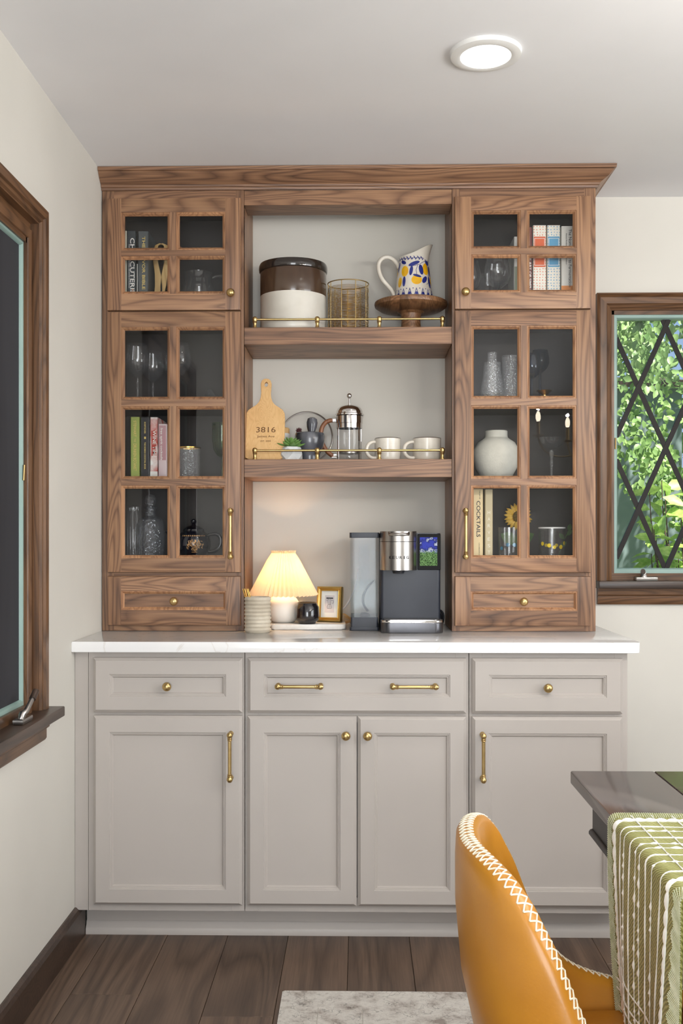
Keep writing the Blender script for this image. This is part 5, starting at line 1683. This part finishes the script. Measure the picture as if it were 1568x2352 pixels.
# ------------------------------------------------------------------ rug
def rug_mat():
    m, nt, bs = new_mat('distressed_rug')
    v = coords(nt, rnd=False)
    n = nd(nt, 'ShaderNodeTexNoise')
    n.inputs['Scale'].default_value = 15
    n.inputs['Detail'].default_value = 10
    n.inputs['Roughness'].default_value = 0.7
    nt.links.new(v, n.inputs['Vector'])
    vo = nd(nt, 'ShaderNodeTexVoronoi', feature='DISTANCE_TO_EDGE')
    vo.inputs['Scale'].default_value = 24
    dn = nd(nt, 'ShaderNodeTexNoise')
    dn.inputs['Scale'].default_value = 26
    nt.links.new(v, dn.inputs['Vector'])
    mxv = nd(nt, 'ShaderNodeMix', data_type='VECTOR')
    mxv.inputs[0].default_value = 0.12
    nt.links.new(v, mxv.inputs[4])
    nt.links.new(dn.outputs['Color'], mxv.inputs[5])
    nt.links.new(mxv.outputs[1], vo.inputs['Vector'])
    lines = ramp(nt, vo.outputs['Distance'], [(0.0, (0, 0, 0, 1)), (0.018, (0.15, 0.15, 0.15, 1)), (0.035, (1, 1, 1, 1))])
    base = ramp(nt, n.outputs[0], [(0.36, s(160, 151, 144)), (0.45, s(202, 197, 191)), (0.56, s(222, 219, 213)), (0.68, s(186, 179, 172))])
    worn = ramp(nt, dn.outputs[0], [(0.45, (1, 1, 1, 1)), (0.62, (0, 0, 0, 1))])
    mm = nd(nt, 'ShaderNodeMix', data_type='RGBA', blend_type='MULTIPLY')
    inv = nd(nt, 'ShaderNodeMix', data_type='RGBA')
    nt.links.new(worn, inv.inputs[0])
    inv.inputs[6].default_value = (1, 1, 1, 1)
    nt.links.new(lines, inv.inputs[7])
    mm.inputs[0].default_value = 0.42
    nt.links.new(base, mm.inputs[6])
    nt.links.new(inv.outputs[2], mm.inputs[7])
    nt.links.new(mm.outputs[2], bs.inputs['Base Color'])
    bs.inputs['Roughness'].default_value = 0.95
    bs.inputs['Specular IOR Level'].default_value = 0.1
    n4 = nd(nt, 'ShaderNodeTexNoise')
    n4.inputs['Scale'].default_value = 420
    nt.links.new(v, n4.inputs['Vector'])
    bump(nt, bs, n4.outputs[0], 0.5, 0.002)
    return m


rg = thing('area_rug', (0.9, -2.2, 0), 'distressed cream and grey patterned rug under the dining table', 'rug')
obj('pile', BM().prism(rounded_rect(-0.2075, 2.20, -3.60, -0.950, 0.006), 'z', 0.0006, 0.0095, bev=0.002), rug_mat(), rg)
B = BM()
xx = -0.205
while xx < 1.6:
    l = random.uniform(0.002, 0.007)
    B.tube([(xx, -0.951, 0.004), (xx + random.uniform(-0.003, 0.003), -0.951 + l, 0.0015)], 0.0006, 3, caps=False)
    xx += random.uniform(0.004, 0.009)
M['yarn'] = pmat('rug_yarn', s(214, 208, 198), s(200, 194, 184), 60, 0.95)
tag(obj('edge_fibre', B, M['yarn'], rg), kind='stuff')
B = BM()
yy = -0.95
for off in (0.100, 0.215):
    pts = [(-0.2075 + off, -1.05 - 0.01 * i, 0.0098 + 0.0003 * math.sin(i)) for i in range(60)]
    B.tube(pts, 0.0011, 4)
M['rugline'] = pmat('rug_relief_line', s(176, 170, 162), s(196, 190, 182), 40, 0.95)
obj('border_line', B, M['rugline'], rg)

# ------------------------------------------------------------------ dining table
M['tbl'] = wood('dark_table_wood', s(44, 34, 30), s(66, 52, 46), s(92, 76, 68), 'x', rough=0.14, ring=60, width=14, fine=0.5, vary=0.08)
M['tbl_y'] = wood('dark_table_wood_end', s(44, 34, 30), s(66, 52, 46), s(92, 76, 68), 'y', rough=0.14, ring=60, width=14, fine=0.5, vary=0.08)
for k_ in ('tbl', 'tbl_y'):
    M[k_].node_tree.nodes['Principled BSDF'].inputs['Specular IOR Level'].default_value = 0.26
M['tbl_bk'] = pmat('black_brown_paint', s(40, 36, 36), s(32, 29, 29), 8, 0.4)
TZ = 0.760
tx0, ty0, ty1 = 0.424, -2.72, -1.630
t = thing('dining_table', (1.4, -2.17, 0), 'dark wood dining table with plank top under the green runner', 'table')
obj('breadboard_end', BM().box(tx0, 0.5915, ty0, ty1, TZ - 0.026, TZ, bev=0.003, seg=2), M['tbl_y'], t)
n = 8
pw = (ty1 - ty0) / n
for k in range(n):
    obj('plank', BM().box(0.5925, 2.30, ty1 - (k + 1) * pw + 0.0005, ty1 - k * pw - 0.0005, TZ - 0.026, TZ - 0.0003, bev=0.0012), M['tbl'], t, smooth=False)
obj('breadboard_end', BM().box(2.301, 2.468, ty0, ty1, TZ - 0.026, TZ, bev=0.003, seg=2), M['tbl_y'], t)
ax0, ay1, ay0 = 0.4525, -1.700, -2.65
for (a, b_, c_, d_) in ((ax0, ax0 + 0.022, ay0, ay1), (2.418, 2.44, ay0, ay1), (ax0 + 0.022, 2.418, ay1 - 0.022, ay1), (ax0 + 0.022, 2.418, ay0, ay0 + 0.022)):
    obj('apron', BM().box(a, b_, c_, d_, 0.660, TZ - 0.026, bev=0.001), M['tbl_bk'], t)
for (p, q) in (((ax0, ay0), (ax0, ay1)), ((ax0, ay1), (2.44, ay1)), ((2.44, ay0), (2.44, ay1)), ((ax0, ay0), (2.44, ay0))):
    obj('bead_moulding', BM().tube([(p[0], p[1], 0.656), (q[0], q[1], 0.656)], 0.0075, 10), M['tbl_bk'], t)
for sx in (0, 1):
    for yc in (-1.76, -2.58):
        o = [(0.485, 0.655), (0.640, 0.655), (0.700, 0.45), (0.86, 0.06), (0.98, 0.03), (0.98, 0.0102), (0.74, 0.0102), (0.655, 0.36), (0.588, 0.49)]
        if sx:
            o = [(2.892 - x, z) for x, z in o]
        obj('leg', BM().prism(o, 'y', yc - 0.035, yc + 0.035, bev=0.003), M['tbl_bk'], t)
obj('stretcher', BM().box(0.88, 2.02, -2.20, -2.14, 0.10, 0.17, bev=0.003), M['tbl_bk'], t)
for xx in (0.90, 1.96):
    obj('cross_stretcher', BM().box(xx, xx + 0.05, -2.56, -1.78, 0.03, 0.10, bev=0.003), M['tbl_bk'], t)

# ------------------------------------------------------------------ table runner
def weave_mat():
    m, nt, bs = new_mat('green_weave')
    v = coords(nt, (1, 1, 1), rnd=False)
    w1 = nd(nt, 'ShaderNodeTexWave', wave_type='BANDS', bands_direction='DIAGONAL')
    w1.inputs['Scale'].default_value = 90
    w1.inputs['Distortion'].default_value = 3
    w1.inputs['Detail'].default_value = 2
    nt.links.new(v, w1.inputs['Vector'])
    n = nd(nt, 'ShaderNodeTexNoise')
    n.inputs['Scale'].default_value = 26
    n.inputs['Detail'].default_value = 4
    nt.links.new(v, n.inputs['Vector'])
    mx = nd(nt, 'ShaderNodeMix', data_type='FLOAT')
    mx.inputs[0].default_value = 0.5
    nt.links.new(w1.outputs['Fac'], mx.inputs[2])
    nt.links.new(n.outputs[0], mx.inputs[3])
    col = ramp(nt, mx.outputs[0], [(0.25, s(116, 116, 54)), (0.5, s(146, 146, 78)), (0.78, s(174, 174, 110))])
    nt.links.new(col, bs.inputs['Base Color'])
    bs.inputs['Roughness'].default_value = 0.95
    bs.inputs['Specular IOR Level'].default_value = 0.1
    bs.inputs['Sheen Weight'].default_value = 0.2
    bump(nt, bs, w1.outputs['Fac'], 0.5, 0.002)
    return m


M['weave'] = weave_mat()
M['wyarn'] = pmat('white_yarn', s(236, 236, 232), s(222, 222, 216), 60, 0.95)
M['ryarn'] = pmat('pale_green_yarn', s(212, 216, 190), s(190, 196, 160), 60, 0.95)
RY0, RY1 = -2.350, -1.958       # near and far edge on the table
RTOP = 0.85                     # length lying on the table
HANG = 0.345


def runner(sv, tv, lift=0.0):
    """sv metres along the runner (0 = inner end on the table), tv 0 = far edge .. 1 = near edge"""
    rr = 0.014
    top = TZ + 0.0035 + lift
    arc_l = rr * PI / 2
    xe = tx0 - 0.0035
    hang = sv - RTOP
    if hang <= 0:
        x, z = xe + rr + (RTOP - sv), top
        nx, nz = 0, 1
        h = 0
    elif hang < arc_l:
        a = hang / rr
        x, z = xe + rr - (rr + lift) * math.sin(a), top - lift - rr + (rr + lift) * math.cos(a)
        h = 0
    else:
        h = hang - arc_l
        x, z = xe - lift, top - lift - rr - h
    k = min(1, h / 0.30)
    y = RY1 + (RY0 - RY1) * tv
    mid = (RY0 + RY1) / 2
    # hanging part gathers in and ripples
    y = mid + (y - mid) * (1 - 0.26 * k ** 1.4) + 0.030 * k * k * (1 if tv > 0.5 else 0.4) * (tv - 0.2)
    x += -0.016 * k * max(0, 1 - tv / 0.14) + 0.010 * k * max(0, (tv - 0.9) / 0.1)
    x += -0.010 * k * math.sin(PI * tv) + 0.006 * k * math.sin(tv * 11 + 1.3) + 0.010 * k * k
    if h == 0 and hang <= 0:
        y += 0.0012 * math.sin(sv * 40)
    return (x, y, z)


t = thing('table_runner', (tx0, -2.15, TZ), 'green woven runner with white yarn lines hanging over the table edge', 'table runner')
LEN = RTOP + HANG
B = BM()
svals = [i * 0.05 for i in range(17)] + [RTOP - 0.02 + i * 0.0035 for i in range(14)] + [RTOP + 0.03 + i * 0.015 for i in range(22)]
svals = sorted(v for v in svals if v <= LEN)
rows = [[B.b.verts.new(runner(v, j / 40)) for j in range(41)] for v in svals]
low = [[B.b.verts.new(runner(v, j / 40, -0.0028)) for j in range(41)] for v in svals]
for G in (rows, low):
    for p, q in zip(G, G[1:]):
        for j in range(40):
            B.b.faces.new((p[j], p[j + 1], q[j + 1], q[j]))
for p, q, a, b_ in zip(rows, rows[1:], low, low[1:]):
    B.b.faces.new((p[0], q[0], b_[0], a[0]))
    B.b.faces.new((p[-1], q[-1], b_[-1], a[-1]))
for j in range(40):
    B.b.faces.new((rows[0][j], rows[0][j + 1], low[0][j + 1], low[0][j]))
    B.b.faces.new((rows[-1][j], rows[-1][j + 1], low[-1][j + 1], low[-1][j]))
obj('cloth', B, M['weave'], t)
fine = []
v = 0.30
while v < LEN - 0.003:
    fine.append(v)
    v += 0.0035
def yarn(tv, kind):
    rng = random.Random(int(tv * 1000))
    pts, rs = [], []
    i = 0
    for v in fine:
        jit = 0.0035 * math.sin(v * 23 + tv * 40) * min(1, max(0, (v - RTOP) / 0.2))
        pts.append(runner(v, tv + jit, 0.0006))
        if kind == 'thick':
            rs.append(0.0016 + 0.0034 * abs(math.sin(v * 150 + 0.9 * math.sin(v * 31))) ** 0.6 * (0.75 + 0.25 * math.sin(v * 17)))
        elif kind == 'dots':
            rs.append(0.0006 + 0.0021 * max(0, math.sin(v * 290 + 2.2 * math.sin(v * 53 + tv * 9))) ** 1.2 * (1 if math.sin(v * 61 + tv * 30) > -0.5 else 0.1))
        else:
            rs.append(0.0012 + 0.0004 * math.sin(v * 60 + tv * 11))
    return BM().tube(pts, rs, 6)
for tv, kd in ((0.125, 'thick'), (0.215, 'thin'), (0.275, 'dots'), (0.365, 'thin'), (0.445, 'dots'), (0.500, 'dots'), (0.585, 'thin'), (0.665, 'dots'), (0.775, 'thin'), (0.865, 'thick')):
    obj('yarn_line', yarn(tv, kd), M['wyarn'], t)
for v in [0.32 + 0.034 * i for i in range(16)] + [RTOP + 0.235, RTOP + 0.262, RTOP + 0.278, RTOP + 0.305, RTOP + 0.322]:
    dv = 0.025 if v > RTOP else 0.0
    B = BM().tube([runner(v + dv * j / 40, 0.045 + 0.91 * j / 40, 0.0005) for j in range(41)], [0.0013 + 0.0005 * math.sin(j * 1.7 + v * 90) for j in range(41)], 5)
    obj('cross_yarn', B, M['wyarn'], t)
B = BM()
i = 0
for v in fine:
    B.tube([runner(v, 0.0, 0.0004), runner(min(LEN, v + 0.004), 0.075 + 0.01 * math.sin(v * 300), 0.0006)], 0.00095, 4)
    B.tube([runner(v, 1.0, 0.0004), runner(max(0.3, v - 0.010), 0.925 - 0.01 * math.sin(v * 210), 0.0006)], 0.00105, 4)
tag(obj('edge_whipstitch', B, M['ryarn'], t), kind='stuff')
# the far end of the runner that lies on the table stays plain

# ------------------------------------------------------------------ mustard leather chair
M['leather'] = pmat('mustard_leather', s(186, 127, 38), s(170, 112, 32), 5, 0.34, bmp=0.12, bscale=260, coat=0.1)
M['thread'] = pmat('cream_thread', s(232, 226, 206), s(220, 214, 192), 40, 0.8)
M['chair_leg'] = pmat('black_chair_leg', s(34, 32, 32), s(28, 26, 26), 10, 0.4)
CX, CY = 0.0, -2.2
t = thing('dining_chair', (0.40, CY, 0), 'mustard leather bucket chair with white cross-stitched rim at the table end', 'chair')
# rim line (right half, s from the crest to the seat front): x, half width, z
RIM = [(0.000, 0.160, 0.000, 0.782), (0.10, 0.163, 0.055, 0.785), (0.20, 0.176, 0.110, 0.784), (0.30, 0.196, 0.158, 0.772), (0.40, 0.220, 0.186, 0.742), (0.52, 0.250, 0.203, 0.688), (0.64, 0.277, 0.213, 0.620), (0.74, 0.305, 0.222, 0.555), (0.82, 0.345, 0.230, 0.502), (0.90, 0.420, 0.234, 0.474), (1.0, 0.560, 0.225, 0.462)]
SEAT = [(0.000, 0.215, 0.000, 0.420), (0.10, 0.218, 0.050, 0.420), (0.20, 0.226, 0.098, 0.420), (0.30, 0.240, 0.138, 0.420), (0.40, 0.258, 0.162, 0.420), (0.52, 0.282, 0.178, 0.420), (0.64, 0.306, 0.188, 0.420), (0.74, 0.334, 0.196, 0.420), (0.82, 0.372, 0.202, 0.420), (0.90, 0.440, 0.206, 0.420), (1.0, 0.570, 0.200, 0.422)]
def interp(tab, q):
    for a, b_ in zip(tab, tab[1:]):
        if a[0] <= q <= b_[0]:
            f = (q - a[0]) / (b_[0] - a[0])
            f2 = f
            return Vector([a[i] + (b_[i] - a[i]) * f2 for i in (1, 2, 3)])
    return Vector(tab[-1][1:])
def smooth_tab(tab, n=61):
    raw = [interp(tab, i / (n - 1)) for i in range(n)]
    for _ in range(6):
        raw = [raw[0]] + [(raw[i - 1] + raw[i] * 2 + raw[i + 1]) / 4 for i in range(1, n - 1)] + [raw[-1]]
    return raw
rimh, seath = smooth_tab(RIM), smooth_tab(SEAT)
def full(h):
    return [Vector((p.x, CY - p.y, p.z)) for p in h[::-1]] + [Vector((p.x, CY + p.y, p.z)) for p in h[1:]]
rim, foot = full(rimh), full(seath)
NN = len(rim)
cen = Vector((0.40, CY, 0.45))
def outward(i):
    a = rim[max(0, i - 1)]
    b_ = rim[min(NN - 1, i + 1)]
    d = b_ - a
    o = Vector((-d.y, d.x, 0))
    if o.length < 1e-6:
        o = Vector((-1, 0, 0))
    o.normalize()
    if o.dot(Vector((rim[i].x - 0.42, (rim[i].y - CY), 0))) < 0:
        o = -o
    return o
TH = 0.019
B = BM()
prof = []
for i in range(NN):
    o = outward(i)
    r0, f0 = rim[i], foot[i]
    hgt = max(0.02, r0.z - f0.z)
    col = []
    for v in (0.0, 0.25, 0.5, 0.75, 0.92):           # outside, bottom to top
        p = f0.lerp(r0, v)
        bulge = 0.020 * math.sin(PI * v) * min(1, hgt / 0.2)
        col.append(p + o * (TH + bulge))
    for a in (20, 45, 70, 90, 110, 135, 160):        # rolled rim
        col.append(r0 + o * (TH * math.cos(R(a))) + Vector((0, 0, TH * 0.9 * math.sin(R(a)) - 0.004)))
    for v in (0.92, 0.7, 0.45, 0.2, 0.0):
        p = f0.lerp(r0, v)
        bulge = 0.012 * math.sin(PI * v) * min(1, hgt / 0.2)
        col.append(p - o * (TH - bulge))
    prof.append([B.b.verts.new(p) for p in col])
for p, q in zip(prof, prof[1:]):
    for k in range(len(p) - 1):
        B.b.faces.new((p[k], p[k + 1], q[k + 1], q[k]))
B.b.faces.new(prof[0])
B.b.faces.new(prof[-1][::-1])
shell = obj('shell', B, M['leather'], t, ang=80)
# seat pad and underside
B = BM()
def seat_loop(k, z, f):
    return [B.b.verts.new((0.42 + (p.x - 0.42) * f, CY + (p.y - CY) * f, z)) for p in foot]
L0 = seat_loop(0, 0.405, 0.9)
L1 = seat_loop(0, 0.412, 1.02)
L2 = seat_loop(0, 0.446, 1.0)
L3 = seat_loop(0, 0.460, 0.86)
L4 = seat_loop(0, 0.462, 0.4)
for p, q in ((L0, L1), (L1, L2), (L2, L3), (L3, L4)):
    for i in range(NN):
        j = (i + 1) % NN
        B.b.faces.new((p[i], p[j], q[j], q[i]))
B.b.faces.new(L4)
B.b.faces.new(L0[::-1])
obj('seat', B, M['leather'], t, ang=60)
# cross stitching along the rim: two crossing zigzags
B = BM()
pts_in, pts_out, acc = [], [], 0.0
samples = []
for i in range(NN - 1):
    n = 8
    for k in range(n):
        samples.append((rim[i].lerp(rim[i + 1], k / n), outward(i)))
cum = [0]
for a, b_ in zip(samples, samples[1:]):
    cum.append(cum[-1] + (b_[0] - a[0]).length)
pitch = 0.0125
idx, target = [], 0.06
for i, cval in enumerate(cum):
    if cval >= target:
        idx.append(i)
        target += pitch
def rimpt(i, a):
    p, o = samples[i]
    return p + o * ((TH + 0.0006) * math.cos(R(a))) + Vector((0, 0, (TH * 0.9 + 0.0006) * math.sin(R(a)) - 0.004))
A0, A1 = 48, 112
for n_, (i, j) in enumerate(zip(idx, idx[1:])):
    for a0, a1 in ((A0, A1), (A1, A0)):
        B.tube([rimpt(int(i + (j - i) * f), a0 + (a1 - a0) * f) for f in (0, 0.33, 0.66, 1.0)], 0.00125, 5)
o = obj('cross_stitching', B, M['thread'], t)
tag(o, 'cream cross-stitched thread along the rim', kind='stuff')
for (lx, ly) in ((0.27, -0.14), (0.27, 0.14), (0.53, -0.15), (0.53, 0.15)):
    ox = -0.05 if lx < 0.4 else 0.05
    oy = math.copysign(0.05, ly)
    obj('leg', BM().tube([(lx, CY + ly, 0.410), (lx + ox, CY + ly + oy, 0.0125)], [0.014, 0.009], 12), M['chair_leg'], t)

# low round stool on the floor behind the table
c = (0.955, -1.26, 0.0101)
t = thing('floor_stool', c, 'low round dark stool with a beige top on the floor behind the table', 'stool')
M['stoolf'] = pmat('beige_boucle', s(204, 190, 174), s(186, 170, 152), 90, 0.95, bmp=0.5, bscale=200)
obj('base', BM().lathe([(0, 0), (0.19, 0), (0.205, 0.01), (0.208, 0.055), (0, 0.055)], 56, c), M['candle_bk'], t)
obj('band', BM().lathe([(0.206, 0.055), (0.211, 0.057), (0.211, 0.078), (0.206, 0.080)], 56, c), M['steel'], t)
obj('top_pad', BM().lathe([(0.206, 0.079), (0.207, 0.088), (0.195, 0.097), (0.12, 0.102), (0, 0.103)], 56, c), M['stoolf'], t)

# ------------------------------------------------------------------ chandelier over the table (seen mirrored in the cabinet panes)
c = Vector((1.25, -2.30, 1.72))
t = thing('chandelier', (c.x, c.y, CZ), 'brass candle chandelier over the dining table, mirrored in the cabinet glass', 'chandelier')
obj('canopy', BM().lathe([(0, -0.03), (0.03, -0.028), (0.06, -0.008), (0.062, 0), (0, 0)], 32, (c.x, c.y, CZ)), M['brass'], t)
obj('rod', BM().tube([(c.x, c.y, CZ - 0.02), (c.x, c.y, c.z)], 0.006, 10), M['brass'], t)
obj('hub', BM().lathe([(0, -0.07), (0.012, -0.06), (0.022, -0.035), (0.034, -0.01), (0.030, 0.02), (0.014, 0.04), (0.012, 0.09), (0, 0.10)], 24, tuple(c)), M['brass'], t)
for k in range(5):
    a = PI + 2 * PI * k / 5
    d = Vector((math.cos(a), math.sin(a), 0))
    p = c + d * 0.31
    am = obj('arm', BM().tube(bez(c + d * 0.02, c + d * 0.14 + Vector((0, 0, -0.10)), c + d * 0.29 + Vector((0, 0, -0.10)), p + Vector((0, 0, 0.035)), 16), 0.0045, 8), M['brass'], t)
    obj('drip_cup', BM().lathe([(0, 0.03), (0.012, 0.032), (0.030, 0.040), (0.031, 0.043), (0, 0.040)], 24, tuple(p)), M['brass'], am)
    obj('candle_tube', BM().lathe([(0.0095, 0.040), (0.0095, 0.115), (0, 0.115)], 16, tuple(p)), M['brass'], am)
    obj('candle_bulb', BM().lathe([(0, 0.114), (0.008, 0.116), (0.0135, 0.132), (0.0125, 0.152), (0.006, 0.168), (0, 0.172)], 16, tuple(p)), M['bulb_hot'] if 'bulb_hot' in M else M.setdefault('bulb_hot', pmat('lit_candle_bulb', s(255, 240, 214), s(255, 238, 210), 5, 0.5, emit=30.0)), am)
for k in range(5):
    a = PI + 2 * PI * k / 5
    lamp('chandelier_light', 'POINT', (c.x + 0.31 * math.cos(a), c.y + 0.31 * math.sin(a), c.z + 0.182), (0, 0, 0), 10, (1.0, 0.95, 0.88), shadow_soft_size=0.008)

# ------------------------------------------------------------------ garden outside the window
tag(obj('ground_outside', BM().box(-3, 9, 0.16, 9, -0.30, -0.05), pmat('lawn', s(96, 120, 58), s(120, 140, 76), 3, 0.95, detail=6), smooth=False), kind='structure')
M['siding'] = pmat('pale_siding', s(120, 138, 140), s(108, 126, 128), 2, 0.8)
t = thing('garden_shed', (1.9, 4.3, -0.05), 'pale grey garden shed wall seen low behind the shrub', 'shed')
obj('shed_wall', BM().box(1.31, 2.44, 4.10, 5.2, -0.05, 2.35), M['siding'], t, smooth=False)
obj('shed_roof', BM().prism([(4.02, 2.35), (4.02, 2.40), (5.3, 2.62), (5.3, 2.58)], 'x', 1.25, 2.50), M['casing_dk'], t, smooth=False)


def leaf_mat(name, c1, c2):
    m, nt, bs = new_mat(name)
    oi = coords(nt, (1, 1, 1))
    n = nd(nt, 'ShaderNodeTexNoise')
    n.inputs['Scale'].default_value = 6
    nt.links.new(oi, n.inputs['Vector'])
    col = ramp(nt, n.outputs[0], [(0.3, c1), (0.7, c2)])
    df = nd(nt, 'ShaderNodeBsdfTranslucent')
    nt.links.new(col, df.inputs[0])
    nt.links.new(col, bs.inputs['Base Color'])
    bs.inputs['Roughness'].default_value = 0.45
    mx = nd(nt, 'ShaderNodeMixShader')
    mx.inputs[0].default_value = 0.35
    out = nt.nodes['Material Output']
    nt.links.new(bs.outputs[0], mx.inputs[1])
    nt.links.new(df.outputs[0], mx.inputs[2])
    nt.links.new(mx.outputs[0], out.inputs[0])
    return m


M['lf_far'] = leaf_mat('tree_leaves', s(86, 126, 66), s(164, 196, 122))
M['lf_near'] = leaf_mat('shrub_leaf', s(146, 190, 84), s(196, 224, 128))
M['bark'] = pmat('bark', s(90, 74, 60), s(64, 52, 42), 30, 0.9, bmp=0.5)


def leaf_quad(B, p, d, up, ln, wd):
    sd = d.cross(up).normalized() * wd / 2
    nn = sd.cross(d).normalized()
    a, e = p, p + d * ln - nn * ln * 0.12
    m1, m2 = p + d * ln * 0.38, p + d * ln * 0.72 - nn * ln * 0.04
    b = B.b
    va, ve = b.verts.new(a), b.verts.new(e)
    l1, r1 = b.verts.new(m1 + sd + nn * wd * 0.15), b.verts.new(m1 - sd + nn * wd * 0.15)
    l2, r2 = b.verts.new(m2 + sd * 0.75 + nn * wd * 0.1), b.verts.new(m2 - sd * 0.75 + nn * wd * 0.1)
    c1, c2 = b.verts.new(m1), b.verts.new(m2)
    for f in ((va, c1, l1), (va, r1, c1), (l1, c1, c2, l2), (c1, r1, r2, c2), (l2, c2, ve), (c2, r2, ve)):
        b.faces.new(f)


def tree(x, y, rad, h, n, label, ln, seed, z0=0.95):
    rng = random.Random(seed)
    t = thing('garden_tree', (x, y, -0.05), label, 'tree')
    obj('trunk', BM().tube([(x, y, -0.05), (x + 0.05, y, 1.2), (x - 0.03, y + 0.05, 2.4), (x, y, h * 0.9)], [0.10, 0.08, 0.06, 0.02], 10), M['bark'], t)
    B = BM()
    for i in range(n):
        a = rng.uniform(0, 2 * PI)
        rr = rad * math.sqrt(rng.random())
        z = rng.uniform(z0, h)
        rr *= 1.05 - 0.35 * abs(z / h - 0.45)
        p = Vector((x + rr * math.cos(a), y + rr * math.sin(a) * 0.7, z))
        clump = 0.10 * Vector((math.sin(9 * p.x + 3 * p.z), math.sin(7 * p.y), math.sin(8 * p.z + 5 * p.x)))
        d = Vector((rng.gauss(0, 0.5), rng.gauss(-0.25, 0.5), rng.gauss(-0.7, 0.4))).normalized()
        leaf_quad(B, p + clump, d, Vector((rng.gauss(0, 0.6), -1, rng.gauss(0.4, 0.5))).normalized(), ln * rng.uniform(0.7, 1.2), ln * rng.uniform(0.5, 0.75))
    tag(obj('foliage', B, M['lf_far'], t, ang=60), kind='stuff')


tree(1.30, 2.6, 0.62, 4.2, 6500, 'leafy tree filling the near side of the lattice window view', 0.055, 1, 1.42)
tree(2.65, 2.9, 0.66, 4.4, 6500, 'leafy tree seen beyond the far side of the lattice window', 0.055, 2, 1.2)
tree(2.3, 6.7, 1.35, 5.2, 6500, 'large shady tree in the distance behind the shed', 0.11, 3)
tree(4.7, 5.6, 1.2, 5.2, 5500, 'large tree at the outer edge of the garden', 0.11, 4)

c = Vector((1.50, 0.85, -0.05))
t = thing('garden_shrub', tuple(c), 'bright green broad-leaved shrub just outside the lattice window', 'shrub')
rng = random.Random(5)
lm = None
for b_ in range(24):
    a = rng.uniform(0, 2 * PI)
    hgt = rng.uniform(1.12, 1.52)
    tip = Vector((c.x + 0.40 * math.cos(a) * rng.uniform(0.3, 1.1), c.y + 0.26 * math.sin(a) * rng.uniform(0.3, 1), hgt))
    pts = bez(c + Vector((rng.uniform(-0.06, 0.06), rng.uniform(-0.06, 0.06), 0)), c + Vector((0, 0, 0.5)), tip + Vector((0, 0, -0.35)), tip, 10)
    obj('branch', BM().tube(pts, [0.009 - 0.0007 * i for i in range(11)], 6), M['bark'], t)
    for k in range(12):
        f = 0.66 + 0.34 * k / 11
        p = bez(c, c + Vector((0, 0, 0.5)), tip + Vector((0, 0, -0.35)), tip, 60)[min(60, int(f * 60))]
        if lm is None:
            B = BM()
            leaf_quad(B, Vector((0, 0, 0)), Vector((1, 0, 0)), Vector((0, 0, 1)), 1.0, 0.50)
            o = obj('leaf', B, M['lf_near'], t, world=False, ang=70)
            lm = o.data
        else:
            o = bpy.data.objects.new('leaf', lm)
            COL.objects.link(o)
            o.parent = t
        l = rng.uniform(0.07, 0.125)
        o.scale = (l, l, l)
        o.location = p - c
        o.rotation_euler = (rng.uniform(0.1, 1.2), rng.uniform(-0.35, 0.6), rng.choice((0, PI)) + rng.gauss(0, 0.8))
